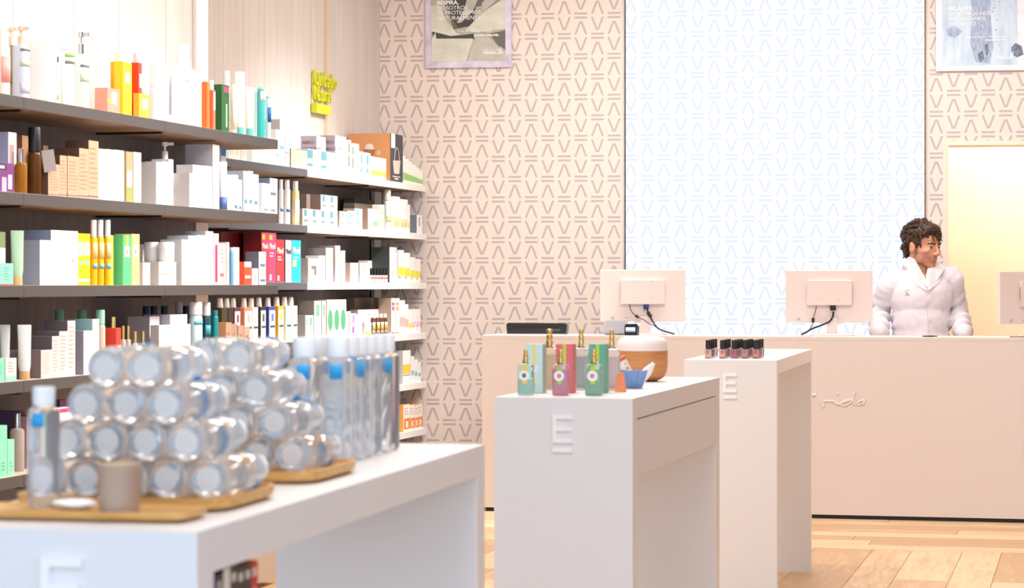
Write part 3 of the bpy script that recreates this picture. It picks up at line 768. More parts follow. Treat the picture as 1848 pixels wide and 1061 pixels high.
# --- far unit, top shelf
S = (2, 0)
for a, b_, v in ((413, 424, 267), (424, 434, 267), (436, 445, 268)):
    C(*S, a, b_, v, (238, 236, 226), 'ivory carton with grey print', T(.15, .85, .4, .85, 5, (190, 188, 180)), q=.02, dep=.06)
C(*S, 446, 454, 266, (196, 184, 170), 'taupe carton', q=.03, dep=.06)
C(*S, 455, 473, 262, W, 'plain white medicine carton', T(.5, .7, .4, .6, 1, (210, 210, 210)), q=.02, dep=.08)
C(*S, 474, 497, 258, W, 'plain white medicine carton', q=.02, dep=.08)
C(*S, 498, 505, 233, W, 'plain white medicine carton', [(0, .9, .25, .32, (150, 186, 214))], q=.02, dep=.08)
C(*S, 505, 514, 215, W, 'tallest white medicine carton', [(0, .8, .36, .44, (130, 180, 214))], q=.02, dep=.09, side=(190, 184, 190))
C(*S, 515, 523, 245, W, 'white carton with blue tab', [(0, .9, .42, .5, (130, 180, 214))], q=.02, dep=.07)
C(*S, 525, 554.5, 268, (212, 188, 168), 'narrow beige carton', T(.35, .65, .7, .9, 3, (190, 166, 148)), q=.018, dep=.07, n=3, side=(120, 100, 90))
TZ = [(0, .4, .55, .97, (84, 140, 154)), (0, .4, .18, .32, (84, 140, 154)), (.42, .62, .55, .82, (244, 196, 140))] + T(.55, .9, .2, .3, 2, (200, 205, 215))
C(*S, 555, 604, 268, (228, 230, 240), 'white carton with teal blocks', TZ, q=.018, dep=.07, n=2)
for a, b_, v, fc in ((571, 588, 245, (186, 174, 182)), (605, 625, 244, (238, 240, 246))):
    fz = [] if fc[0] < 200 else T(.1, .7, .6, .8, 3, (220, 222, 230)) + [(.75, .95, .3, .5, (206, 212, 228))]
    o = C(*S, a, b_, v, fc, 'mauve nebulizer carton' if not fz else 'white fronted nebulizer carton', fz, q=.10 if not fz else .06, dep=.093, side=(186, 174, 182))[0]
    hh_ = DIM[o][1]
    for tx, zz, sz_ in (('AERO', .78, .13), ('NEBULIZER', .62, .105)):
        text('lettering', tx, hh_ * sz_, mat((70, 62, 68), .5), o, (-.0006, .085, hh_ * zz), rot=(math.pi / 2, 0, -math.pi / 2), sx=1.0)
    boxo('rule', -.0006, .0, .008, .085, hh_ * .55, hh_ * .56, mat((120, 110, 116), .5), o)
for a, b_, v, c in ((626, 633.5, 252, (110, 112, 90)), (633.5, 641, 258, (120, 118, 96)), (641, 648, 259, (130, 160, 180))):
    C(*S, a, b_, v, W, 'tall white carton with slim bar', [(.3, .7, .25, .55, c), (.3, .7, .65, .9, c)], q=.018, dep=.06)
for a, b_, v in ((648.5, 657, 273), (658, 669, 275)):
    C(*S, a, b_, v, W, 'white carton with teal bar', [(.3, .65, .55, .9, (90, 146, 162)), (.3, .65, .2, .38, (90, 146, 162))], q=.018, dep=.06)
C(*S, 669, 697, 282, (250, 250, 244), 'white carton with yellow band', [(0, 1, .16, .4, (236, 232, 90))], q=.018, dep=.06, n=3)
# large diffuser carton: wood print on the side, dark front with a drawing
o = C(*S, 704, 727, 240, (62, 64, 74), 'large wood print carton with dark front', [(.08, .4, .7, 1, (240, 238, 236)), (.2, .8, .1, .12, (220, 220, 220)), (.35, .65, .05, .08, (230, 230, 230))], q=.012, dep=.27, side=(206, 146, 96))[0]
w_, h_ = DIM[o][0], DIM[o][1]
flat('bag_picture', [(w_ * .22, h_ * .44), (w_ * .8, h_ * .46), (w_ * .7, h_ * .17), (w_ * .3, h_ * .17)], mat((240, 206, 190), .5), o, -.0012, 0)
tubeo('handle_picture', smooth_path([(w_ * .34, -.001, h_ * .45), (w_ * .38, -.001, h_ * .62), (w_ * .52, -.001, h_ * .72), (w_ * .66, -.001, h_ * .63), (w_ * .7, -.001, h_ * .46)]), .0018, mat((236, 232, 230), .5), o, 6)
bm = bmesh.new()
for pts, k_ in (([(.1, .74), (.1, .6), (.13, .6)], 0),): pass
pb = [(y, z) for y, z in ((.172, h_ * .67), (.092, h_ * .66), (.105, h_ * .54), (.158, h_ * .54))]
a = [bm.verts.new((-.0012, y, z)) for y, z in pb]; b = [bm.verts.new((0, y, z)) for y, z in pb]
bm.faces.new(a); bm.faces.new(b)
for i in range(4): bm.faces.new((a[i], a[(i + 1) % 4], b[(i + 1) % 4], b[i]))
link('bowl_picture', bm, mat((170, 104, 66), .5), o)
latheo('dome_picture', [(0, 0), (.028, 0), (.026, .0008), (0, .001)], mat((214, 206, 204), .5), o, n=20, loc=(-.0002, .132, h_ * .69), rot=(0, -math.pi / 2, 0))
latheo('dial_picture', [(0, 0), (.014, 0), (.0135, .001), (0, .0012)], mat((200, 180, 170), .5), o, n=16, loc=(0, .074, h_ * .59), rot=(0, -math.pi / 2, 0))
for i, (a, b_) in enumerate(((727.5, 732), (732, 738), (738, 745), (745, 751), (751, 757), (757, 763))):
    C(*S, a, b_, 281 + i * 5.2, (248, 250, 244), 'small white carton with green band', [(0, 1, .12, .4, (150, 206, 120))], q=.02, dep=.05)

# --- far unit, second shelf
S = (2, 1)
for u, w_, v in ((507, 9, 324), (518, 12, 325)):
    bottle(*S, u, w_, v, 'white dropper bottle with blue tab', (242, 244, 248), (240, 240, 240), q=.02, capf=.2, capw=.75, label=[(.35, .43, (70, 120, 200))])
bottle(*S, 533, 14, 327, 'pale oil bottle with white label', (232, 214, 150), (240, 236, 226), q=.02, capf=.2, capw=.7, label=[(.08, .72, (248, 248, 240))])
for a, b_ in ((430, 446), (446, 462), (474, 488)): C(*S, a, b_, 375, (232, 238, 226), 'pale carton half hidden below', [(0, 1, .8, .95, (160, 200, 110))], q=.03, dep=.06)
TB = [(.15, .5, .55, .97, (84, 130, 146)), (.15, .6, .22, .36, (110, 120, 136)), (.65, .78, .6, .8, (246, 190, 130))]
low = C(*S, 546, 609, 376, W, 'stacked white carton with slate blocks', TB, q=.018, dep=.07, n=4, side=(150, 132, 120))
dz = DIM[low[0]][1] + .001
C(*S, 579, 609, 351, W, 'upper stacked white carton with slate blocks', TB, q=.018, dep=.07, n=2, side=(150, 132, 120), dz=dz)
C(*S, 553, 560, 350, (120, 106, 98), 'brown carton on the stack', q=.03, dep=.06, dz=dz)
LB = [(.2, .6, .6, .95, (120, 190, 232)), (.2, .6, .2, .42, (120, 190, 232)), (.75, .85, .4, .5, (246, 150, 150))]
for a, b_, v in ((613, 626, 381), (627, 639.5, 380), (640, 654, 376)):
    C(*S, a, b_, v, (246, 248, 250), 'white carton with sky blue blocks', LB, q=.018, dep=.07, side=(190, 170, 156))
C(*S, 664, 684, 376, W, 'white carton with green corner', [(.45, .95, .18, .42, (130, 206, 140)), (0, .3, .05, .3, (206, 232, 150))], q=.018, dep=.1, side=(160, 136, 122))
C(*S, 640, 690, 366, (130, 116, 104), 'dark taupe carton in back row', q=.13, dep=.07, n=4)
C(*S, 640, 676, 358, (90, 88, 86), 'charcoal carton in back row', q=.205, dep=.07, n=3)
C(*S, 686, 694, 369, (248, 250, 238), 'white carton with lime dots', [(.3, .7, .3, .5, (216, 232, 110)), (.3, .7, .6, .8, (216, 232, 110))], q=.018, dep=.05)
bottle(*S, 699, 13, 342, 'tall white cylinder bottle', (240, 242, 236), (214, 214, 200), 'can', q=.02, capf=.25, capw=.98, label=[(.3, .5, (200, 226, 120))])
OB = [(0, 1, .14, .4, (250, 226, 180)), (.2, .4, .16, .3, (246, 190, 110)), (.6, .8, .16, .3, (246, 190, 110))]
for a, b_, v in ((709, 722, 354), (723, 736, 359), (736.3, 740, 369), (741, 751, 381)):
    C(*S, a, b_, v, W, 'white carton with pale orange band', OB, q=.018, dep=.06)
C(*S, 752, 762, 388, (244, 246, 250), 'white carton with blue pen picture', [(.35, .6, .4, .9, (150, 170, 206))], q=.012, dep=.05, side=(110, 122, 140))

# --- far unit, third shelf
S = (2, 2)
PK = (222, 62, 96)
for a, b_, c, v, dsc in ((472, 485, (226, 58, 90), 419, 'tall pink red hair care carton'), (485, 498.5, (224, 66, 112), 420, 'tall rose hair care carton'), (499, 513, (214, 48, 56), 432, 'short red hair care carton'), (515, 526.5, (190, 198, 206), 433, 'silver grey hair care carton'), (527, 543, (20, 178, 226), 433, 'bright cyan hair care carton')):
    zz = [(.1, .5, .86, .96, (246, 190, 60))] if v < 425 else []
    if c[2] > 200 and c[0] < 60: zz = [(.1, .5, .38, .52, (244, 224, 120))]
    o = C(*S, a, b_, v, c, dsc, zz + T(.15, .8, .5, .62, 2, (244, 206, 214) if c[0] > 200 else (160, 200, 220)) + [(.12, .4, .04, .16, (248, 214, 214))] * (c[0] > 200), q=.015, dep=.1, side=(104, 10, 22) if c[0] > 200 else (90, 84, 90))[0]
    text('lettering', 'Pilexil', DIM[o][0] * .36, mat((250, 240, 240) if c[0] != 190 else (70, 70, 80), .5), o, (DIM[o][0] * .08, -.0012, DIM[o][1] * .68), bold=.0006, sx=.95)
C(*S, 398, 446, 418, (96, 8, 20), 'dark red carton in back row', q=.14, dep=.12, n=2)
LV = [(.1, .5, .55, .9, (218, 206, 240)), (.1, .5, .15, .45, (224, 214, 242)), (.6, .8, .6, .85, (240, 190, 100))]
C(*S, 556, 576, 466, (246, 240, 240), 'low white carton with window', [(.3, .75, .3, .7, (120, 104, 100)), (.3, .55, .3, .55, (206, 196, 210))], q=.018, dep=.09, side=(170, 160, 158))
C(*S, 576, 587, 461, (246, 242, 246), 'white carton with lilac stripe', LV, q=.018, dep=.08)
C(*S, 588, 601, 447, (246, 242, 246), 'white carton with lilac stripe', LV, q=.018, dep=.12, side=(140, 132, 134))
C(*S, 605, 614, 443, (246, 242, 246), 'white carton with lilac stripe', LV, q=.018, dep=.1, side=(200, 190, 188))
C(*S, 615, 623, 452, (240, 228, 240), 'white carton with lilac stripe', LV, q=.018, dep=.06)
for a, b_ in ((632, 647), (649, 663)):
    C(*S, a, b_, 474, (246, 240, 242), 'small square white carton with lilac print', LV, q=.018, dep=.06, side=(190, 166, 154))
C(*S, 664, 690, 470, W, 'low white carton in middle row', [(.7, .85, .1, .5, (190, 180, 180))], q=.13, dep=.06, n=2)
C(*S, 703, 716, 446, (248, 246, 246), 'tall white carton with dark sides', [(.25, .7, .2, .36, (236, 200, 190)), (.8, .9, .85, .95, (120, 120, 120))], q=.018, dep=.2, side=(56, 62, 60))
for i in range(6):
    bottle(*S, 670 + i * 5.4, 5.2, 484, 'tiny white bottle with black cap', (244, 238, 238), (18, 16, 18), q=.01, capf=.48, capw=.96, label=[(.5, .75, (226, 90, 100))])
for i, (a, b_, v) in enumerate(((719, 729, 451), (730, 740, 456), (740.5, 750, 464), (750.5, 759, 467))):
    C(*S, a, b_, v, W, 'white carton with yellow band', [(0, 1, .2, .48, (246, 226, 50)), (.1, .4, .14, .18, (120, 120, 110))], q=.018, dep=.06)

# --- far unit, fourth shelf
S = (2, 3)
caps = (238, 226, 218)
for a, b_, c, v, lab in ((400, 411, (70, 60, 30), 538, 0), (412, 422, (60, 40, 30), 538, 0), (423, 434, (104, 40, 60), 538, 1), (441, 455, (238, 150, 116), 538, 1), (456, 466, (240, 238, 236), 538, 1),
                         (470, 480, (44, 34, 36), 537, 1), (485, 497, (64, 72, 170), 537, 1), (502, 512, (248, 180, 40), 536, 1), (516, 526, (206, 230, 206), 536, 1), (528, 537, (238, 240, 240), 536, 1)):
    nm = {(70, 60, 30): 'olive', (60, 40, 30): 'brown', (104, 40, 60): 'maroon', (238, 150, 116): 'peach', (240, 238, 236): 'white', (44, 34, 36): 'black', (64, 72, 170): 'royal blue', (248, 180, 40): 'golden yellow', (206, 230, 206): 'pale green', (238, 240, 240): 'frosted'}[c]
    lz = [(.08, .98, .0, .9, (246, 246, 246)), (.4, .75, .6, .8, tuple(min(255, x + 40) for x in c)), (.2, .95, .42, .48, (40, 90, 76))] if lab else ()
    wpx = b_ - a
    t, p, h = place(*S, a, .03, v); wd_ = along(b_, .03, 2) - t - .001
    e = empty('bottle', spot(t + wd_ / 2, .055, 2, SZ[2][3] + .0005), RZ)
    bm, ms = carton_mesh(wd_, .045, h * .8, c, lz)
    for vv in bm.verts: vv.co.x -= wd_ / 2; vv.co.y -= .025
    link('body', bm, ms, e, bevel=.003)
    rr = min(.017, wd_ * .42)
    latheo('cap', [(rr, h * .8), (rr * .78, h - .002), (rr * .7, h)], mat(caps, .4), e, n=16)
    ITEMS.append((e, nm + ' shampoo bottle with tapered cap', 'bottle', S, a))
GT = [(.25, .75, .1, .45, (160, 196, 176)), (.25, .75, .6, .9, (110, 160, 136))]
for a, b_, v, q in ((551, 556, 569, .02), (556.5, 566, 569, .02), (567, 580, 543, .02), (581, 588, 543, .02)):
    C(*S, a, b_, v, (238, 236, 230), 'grey white carton with green print', GT, q=q, dep=.09, side=(150, 144, 138))
for o in C(*S, 590, 625, 541, (232, 216, 182), 'kraft carton with green oval', T(.1, .9, .84, .94, 2, (190, 190, 150)), q=.018, dep=.07, n=3):
    w_, h_ = DIM[o][0], DIM[o][1]
    flat('oval', [(w_ * (.52 + .36 * math.cos(i * math.pi / 8)), h_ * (.48 + .27 * math.sin(i * math.pi / 8))) for i in range(16)], mat((70, 150, 112), .5), o, -.001, 0)
C(*S, 625.5, 633, 562, (246, 236, 240), 'white carton with pink line', [(.55, .75, .2, .95, (226, 110, 190))], q=.018, dep=.06, side=(200, 180, 170))
C(*S, 634, 643.5, 566, (250, 240, 246), 'white carton with pink blocks', [(.15, .65, .62, .95, (240, 130, 220)), (.15, .6, .18, .45, (236, 80, 190))], q=.018, dep=.06)
C(*S, 644, 653, 569, (250, 246, 246), 'white carton right of pink blocks', [(.4, .6, .4, .6, (246, 226, 160))], q=.018, dep=.05)
bottle(*S, 662, 16.5, 582, 'low white jar with yellow label', (246, 244, 240), W, 'jar', q=.012, capf=.25, label=[(.1, .45, (240, 206, 30))])
for u in (673, 681, 688, 695): bottle(*S, u, 8.5, 566, 'amber syrup bottle with white cap', (96, 54, 26), (244, 244, 244), q=.015, capf=.18, capw=.62, label=[(.18, .75, (246, 238, 214)), (.28, .62, (244, 208, 50))])
C(*S, 646, 687, 559, (244, 242, 240), 'white carton in middle row', T(.3, .7, .75, .85, 1, (160, 160, 160)), q=.1, dep=.05, n=3, side=(180, 174, 168))
C(*S, 640, 696, 538, (150, 128, 108), 'brown carton in back row', q=.2, dep=.07, n=4)
for a, b_, c in ((706, 713, (176, 96, 140)), (713.5, 721, (240, 176, 96))):
    C(*S, a, b_, 538, W, 'tall white carton with purple badges' if c[0] == 176 else 'tall white carton with orange badges', [(.15, .85, .8, .88, c), (.2, .8, .66, .77, c), (.1, .9, .02, .07, c)], q=.018, dep=.14, side=(170, 146, 128))
for a, b_, v in ((721.5, 731, 542), (731.3, 737, 549)):
    C(*S, a, b_, v, (250, 248, 248), 'white carton with salmon band', [(0, 1, .22, .5, (246, 190, 186))], q=.018, dep=.06)
C(*S, 737.5, 744, 560, (248, 248, 240), 'white carton with lime band', [(0, 1, .24, .44, (226, 236, 60))], q=.018, dep=.05)
C(*S, 744.5, 759, 558, (250, 246, 250), 'white carton with pale pink band', [(0, 1, .3, .48, (246, 206, 230)), (0, .5, .27, .3, (206, 60, 130))], q=.018, dep=.05, n=2)

# --- far unit, fifth and lowest shelf
S = (2, 4)
C(*S, 700, 716, 645, W, 'white carton beside tall bottles', q=.02, dep=.08)
C(*S, 727, 741, 633, W, 'white carton with amber band', [(0, 1, .3, .58, (248, 206, 70)), (0, 1, .24, .27, (130, 150, 170))], q=.018, dep=.12, side=(200, 196, 196))
for a, b_, v in ((742.5, 747.5, 643), (748, 754, 649), (754.5, 760, 654)):
    C(*S, a, b_, v, W, 'slim white carton with blue drops', [(.1, .9, .28, .46, (130, 196, 216))], q=.018, dep=.05)
S = (2, 5)
OR = (244, 130, 20)
for a, b_, v in ((728, 740, 731), (740.5, 748, 731), (748.5, 755, 731), (755.5, 762, 729)):
    C(*S, a, b_, v, (246, 242, 236), 'white and orange carton', [(.1, 1, .08, .48, OR), (.35, .75, .14, .38, (250, 236, 214))] + T(.2, .8, .6, .9, 3, (190, 180, 176)), q=.018, dep=.09, side=(240, 170, 70))

# no two products may share the same room on a shelf: shorten the front carton or move the rear bottle back
for _ in range(3):
    for i, A in enumerate(FOOT):
        for B in FOOT[i + 1:]:
            if A[1] != B[1] or min(A[3], B[3]) - max(A[2], B[2]) < .0012 or min(A[5], B[5]) - max(A[4], B[4]) < .0005 or min(A[7], B[7]) - max(A[6], B[6]) < .001: continue
            f, r_ = (A, B) if A[4] <= B[4] else (B, A)
            room = r_[4] - f[4] - .001
            if not f[8] and room > .022:
                f[0].scale.y *= room / (f[5] - f[4]); f[5] = f[4] + room; continue
            need = f[5] - r_[4] + .001
            if r_[5] + need < .294:
                r_[0].location += NW * need; r_[4] += need; r_[5] += need
            elif not r_[8] and f[5] + .02 < .29:
                r_[0].scale.y *= (.293 - f[5] - .001) / (r_[5] - r_[4]); r_[0].location += NW * (f[5] + .001 - r_[4]); r_[4] = f[5] + .001; r_[5] = .293
            elif not f[8] and room > .008:
                f[0].scale.y *= room / (f[5] - f[4]); f[5] = f[4] + room

ORD = ['leftmost', 'second from left', 'third from left', 'fourth from left', 'fifth from left', 'sixth from left', 'seventh from left', 'eighth from left']
by = {}
for it in ITEMS: by.setdefault((it[1], it[3]), []).append(it)
for (dsc, key), its in by.items():
    its.sort(key=lambda i: i[4])
    for i, it in enumerate(its):
        lab = dsc + ', ' + ((ORD[i] if i < len(its) - 1 else 'rightmost') + ' of ' + str(len(its)) + ' ' if len(its) > 1 else '') + 'on ' + SHNAME[key]
        tag(it[0], lab, it[2], (dsc + 's on ' + SHNAME[key]) if len(its) > 1 else None)
# ------------------------------------------------------------------ counter
e = empty('service_counter', C0, -CTH, 'long white shop counter with raised script lettering in front of the glowing panel', 'counter')
CL = 3.9; CH = 1.003
COUNTER = mat((224, 213, 209), .42)
boxo('front_panel', 0, CL, 0, .03, .022, CH - .02, COUNTER, e)
boxo('counter_top', 0, CL, 0, .42, CH - .02, CH, COUNTER, e, bevel=.002)
boxo('end_panel', 0, .03, .03, .83, .022, CH - .02, COUNTER, e)
boxo('plinth', .015, CL - .02, .02, .05, 0, .022, BLACK, e)
boxo('work_shelf', .03, CL, .40, .83, .857, .882, COUNTER, e)
boxo('back_board', .03, CL, .395, .415, .03, CH - .02, COUNTER, e)


def counter_local(u, v=None, y=0):
    """counter coordinates of the point of its front plane (y behind it) in picture column u"""
    p0 = C0 + CY * y; k = (u - U0) / F; s = (k * p0.y - p0.x) / (CX.x - k * CX.y); Y = p0.y + s * CX.y
    return s, (HC - (v - V0) / F * Y if v is not None else Y)


def script(strokes, rad):
    bm = bmesh.new()
    for st in strokes:
        pts = []
        for a, b in st:
            s, z = counter_local(1220 + a / 5.133, 590 + b / 5.133); pts.append((s, -.004, z))
        tube_bm(bm, smooth_path(pts, 5) if len(pts) > 2 else pts, rad, 8)
    return bm


for i, st in enumerate(([[(1256, 629), (1300, 626)]], [[(1338, 676), (1346, 712), (1368, 740), (1372, 692), (1410, 684), (1432, 686)]],
                        [[(1432, 686), (1460, 686), (1480, 706), (1512, 716)], [(1494, 622), (1498, 616), (1502, 622)]],
                        [[(1512, 716), (1545, 700), (1618, 674), (1640, 672), (1570, 682), (1530, 710), (1552, 730), (1604, 708), (1642, 668)], [(1664, 590), (1648, 640), (1644, 690), (1654, 722)]],
                        [[(1752, 676), (1706, 686), (1682, 710), (1700, 720), (1738, 698), (1756, 676), (1742, 700), (1738, 720)]])):
    link('letter', script(st, .0085 if i == 0 else .006), mat((232, 222, 218), .45), e, smooth=True)


def cpt(u, y, z=CH):
    s, Y = counter_local(u, None, y); p = C0 + CX * s + CY * y; return Vector((p.x, p.y, z))


# ------------------------------------------------------------------ monitors
SHELL = mat((228, 214, 210), .45); SEAM = mat((150, 132, 124), .5); CABLE = mat((28, 27, 30), .5)


def monitor(u0, u1, vt, vb, y, label, yaw, plug, cables, lean=0, mirror=1):
    c = cpt((u0 + u1) / 2, y); Y = c.y
    z0, z1 = HC - (vb - V0) / F * Y, HC - (vt - V0) / F * Y
    e = empty('computer_monitor', c + Vector((0, 0, .0006)), yaw, label, 'monitor')
    hw = (u1 - u0) / F * Y / 2 / math.cos(yaw); a, b = z0 - CH, z1 - CH; hh = b - a
    boxo('screen_back', -hw, hw, -.012, .014, a, b, SHELL, e, bevel=.004)
    boxo('screen', -hw + .008, hw - .008, .0141, .0155, a + .012, b - .008, mat((20, 22, 26), .1), e)
    bx0, bx1, bz0, bz1 = -hw * .51, hw * .53, a + hh * .33, a + hh * .81
    boxo('electronics_housing', bx0, bx1, -.040, -.0121, bz0, bz1, SHELL, e, bevel=.004)
    boxo('chin', -hw * .2, hw * .32, -.016, -.0121, a - .007, a + .02, SHELL, e, bevel=.003)
    bm = bmesh.new()
    for x in (bx0 + hw * .32, bx0 + hw * .72):
        for z in (bz0 + hh * .12, bz0 + hh * .44): lathe(bm, [(.0024, 0), (.0024, .0012)], 8, cx=x, cy=z)
    for v in bm.verts: v.co = Vector((v.co.x, -.0401 - v.co.z, v.co.y))
    sc = link('screw', bm, SEAM, e)
    bm = bmesh.new()
    for i in range(9): box(bm, bx0 - .0012, bx0 + .0006, -.036, -.020, bz0 + hh * .14 + i * .0075, bz0 + hh * .14 + i * .0075 + .0035)
    for i in range(9): box(bm, bx1 - .0006, bx1 + .0012, -.036, -.020, bz0 + hh * .14 + i * .0075, bz0 + hh * .14 + i * .0075 + .0035)
    link('vent_slots', bm, SEAM, e)
    bm = bmesh.new()
    for i in range(5): box(bm, -hw * .74 + i * hw * .0, -hw * .66, -.0125, -.0119, a + .012 + i * .003, a + .0135 + i * .003)
    box(bm, -hw * .42, -hw * .32, -.0125, -.0119, a + .018, a + .022)
    link('rating_label', bm, mat((176, 164, 160), .6), e)
    boxo('neck', -hw * .1 + .012, hw * .14 + .012, -.03, -.0165, .008, a + .03, SHELL, e, bevel=.003)
    bm = bmesh.new(); lathe(bm, [(.0, 0), (.15, 0), (.15, .004), (.135, .009), (0, .0095)], 40, sx=.82, sy=.62, power=.7)
    link('base', bm, SHELL, e, smooth=True, loc=(.02, -.0, 0))
    boxo('plug', *plug[0], -.036, -.018, *plug[1], mat(plug[2], .5), e, bevel=.001)
    for pts, rad in cables: tubeo('cable', smooth_path(pts, 6), rad, CABLE, e, 7)
    return e, hw, a, b


def loc_pts(e, l, y):     # picture points at a plane y metres behind the counter front, in the monitor's own axes
    out = []
    for (u, v, *yy) in l:
        p = cpt(u, yy[0] if yy else y); p.z = HC - (v - V0) / F * p.y
        q = Matrix.Rotation(-e.rotation_euler[2], 3, 'Z') @ (p - e.location); out.append(q)
    return out


e, hw, a, b = monitor(1083, 1236, 487, 580, .30, 'left monitor seen from behind with blue cable plug beside the card terminal', math.radians(-5), ((.006, .037), (.146, .176), (44, 62, 140)), [])
tubeo('cable', smooth_path(loc_pts(e, [(1136.5, 549), (1137.5, 557), (1143, 566), (1150, 572), (1162, 577), (1172, 584), (1181, 588), (1195, 597), (1217, 602.5)], .255), 6), .0022, CABLE, e, 7)
tubeo('cable', smooth_path(loc_pts(e, [(1167.5, 556), (1169, 562), (1173, 571), (1182, 586), (1192, 595), (1217, 602.5)], .26), 6), .0042, CABLE, e, 8)
q = loc_pts(e, [(1147, 569), (1152, 573)], .25); tubeo('ferrite', q, .0078, CABLE, e)
q = loc_pts(e, [(1169, 563), (1175, 572)], .255); tubeo('ferrite', q, .010, CABLE, e)
e, hw, a, b = monitor(1419, 1573, 488, 582, .30, 'middle monitor seen from behind with black cable plug left of the man', math.radians(-7), ((.006, .038), (.142, .180), (24, 24, 26)), [])
tubeo('cable', smooth_path(loc_pts(e, [(1504, 562), (1503, 570), (1497, 580), (1482, 587), (1466, 593), (1454, 600), (1446, 603.5)], .255), 6), .0052, CABLE, e, 8)
tubeo('cable', smooth_path(loc_pts(e, [(1473, 551), (1472, 560), (1468, 573), (1467, 584), (1460, 596)], .255), 6), .0022, CABLE, e, 7)
q = loc_pts(e, [(1467.5, 574), (1467, 582)], .25); tubeo('ferrite', q, .008, CABLE, e)
monitor(1798, 1948, 490, 585, .30, 'right monitor seen from behind, cut by the picture edge', math.radians(16), ((.004, .036), (.146, .180), (24, 24, 26)), [])

# ------------------------------------------------------------------ small things on the counter
p = cpt(968, .16); k = p.y / F
e = empty('receipt_printer', p, -CTH + .1, 'low black printer with rounded top at the left end of the counter', 'printer')
bm = bmesh.new(); hw = 55 * k; pr = [(-hw * .97, 0), (-hw, .052), (-hw * .985, .062), (-hw * .93, .068), (hw * .93, .066), (hw * .985, .060), (hw, .05), (hw * .97, 0)]
A = [bm.verts.new((x, 0, z)) for x, z in pr]; B = [bm.verts.new((x * .97, .16, z * .92)) for x, z in pr]
bm.faces.new(A); bm.faces.new(B[::-1])
for i in range(8): bm.faces.new((A[i], A[(i + 1) % 8], B[(i + 1) % 8], B[i]))
link('body', bm, BLACK, e, bevel=.003)
boxo('slot', -hw * .72, hw * .72, -.0015, .001, .038, .046, mat((8, 8, 8), .6), e)
boxo('display', hw * .3, hw * .78, -.002, .001, .020, .034, mat((70, 64, 62), .3), e)
boxo('foot_strip', -hw * .95, hw * .95, -.001, .1, 0, .005, mat((170, 160, 156), .4), e)
p = cpt(1106, .12); k = p.y / F
e = empty('tablet_stand', p, -CTH - .15, 'grey tilted tablet on a stand between perfume bottles and card terminal', 'tablet')
boxo('tablet', -.068, .068, -.006, .004, .004, .098, mat((150, 146, 148), .4), e, bevel=.003, loc=(0, 0, .004), rot=(math.radians(-38), 0, math.radians(-3)))
boxo('screen', -.06, .06, -.0072, -.0061, .012, .090, mat((140, 138, 146), .3), e, loc=(0, 0, .004), rot=(math.radians(-38), 0, math.radians(-3)))
boxo('foot', -.05, .05, .01, .07, 0, .008, mat((150, 146, 148), .4), e)
boxo('support', -.02, .02, .045, .055, .004, .062, mat((150, 146, 148), .4), e)
p = cpt(1139, .10); k = p.y / F
e = empty('card_terminal', p, -CTH - .1, 'small black card terminal with lit screen under the left monitor', 'card terminal')
bm = bmesh.new(); pr = [(-.036, 0), (.036, 0), (.038, .055), (.036, .066), (-.03, .064), (-.036, .054)]
A = [bm.verts.new((x, -.012, z)) for x, z in pr]; B = [bm.verts.new((x, .04, z * .8)) for x, z in pr]
bm.faces.new(A); bm.faces.new(B[::-1])
for i in range(6): bm.faces.new((A[i], A[(i + 1) % 6], B[(i + 1) % 6], B[i]))
link('body', bm, BLACK, e, bevel=.003)
boxo('screen', -.028, .028, -.0135, -.012, .018, .046, mat((206, 220, 232), .3, emit=.5), e)
boxo('screen_bar', -.028, .028, -.0138, -.0134, .018, .027, mat((110, 160, 196), .3), e)
boxo('keypad', -.03, .03, -.02, .02, 0, .012, mat((30, 30, 34), .5), e)
tag(boxo('paper_slip', -.04, .04, -.03, .03, 0, .0015, mat((206, 212, 228), .6), loc=cpt(1449, .06, CH + .0006), rot=(0, 0, -CTH)), 'pale blue slip of paper at the foot of the middle monitor cable', 'paper')
tag(tubeo('pen', [(0, 0, .004), (.05, .01, .004), (.085, .016, .004)], [.003, .004, .002], CABLE), 'dark pen lying on the counter in front of the man', 'pen').location = cpt(1665, .05, CH + .0005)
tag(boxo('document_tray', -.07, .07, -.05, .05, 0, .006, mat((150, 144, 142), .5), loc=cpt(1846, .1, CH + .0006), rot=(0, 0, -CTH)), 'thin grey tray on the counter below the right monitor', 'tray')

# ------------------------------------------------------------------ display tables


def table_axes(un, vn, uf, vf, z=.295):
    a = Vector(((un - U0) / F, 1, 0)) * (F * z / (vn - V0)); b = Vector(((uf - U0) / F, 1, 0)) * (F * z / (vf - V0))
    d = (b - a); return a, d.normalized(), d.length


def emblem(parent, x, z, k=1.0):
    for n, r in (('emblem_letter', 0), ('emblem_bar', 1)):
        bm = bmesh.new(); W_, H_, t = .052 * k, .072 * k, .0105 * k
        if r == 0:
            pr = [(0, 0), (W_, 0), (W_, t), (t, t), (t, H_ / 2 - t / 2), (W_ * .93, H_ / 2 - t / 2), (W_ * .93, H_ / 2 + t / 2), (t, H_ / 2 + t / 2), (t, H_ - t), (W_, H_ - t), (W_, H_), (0, H_)]
        else: pr = [(0, -.024 * k), (W_, -.024 * k), (W_, -.024 * k + t), (0, -.024 * k + t)]
        A = [bm.verts.new((x - W_ / 2 + a, -.007, z + b)) for a, b in pr]; B = [bm.verts.new((x - W_ / 2 + a, 0, z + b)) for a, b in pr]
        bm.faces.new(A)
        for i in range(len(pr)): bm.faces.new((A[i], A[(i + 1) % len(pr)], B[(i + 1) % len(pr)], B[i]))
        link(n, bm, mat((250, 248, 248), .4), parent)


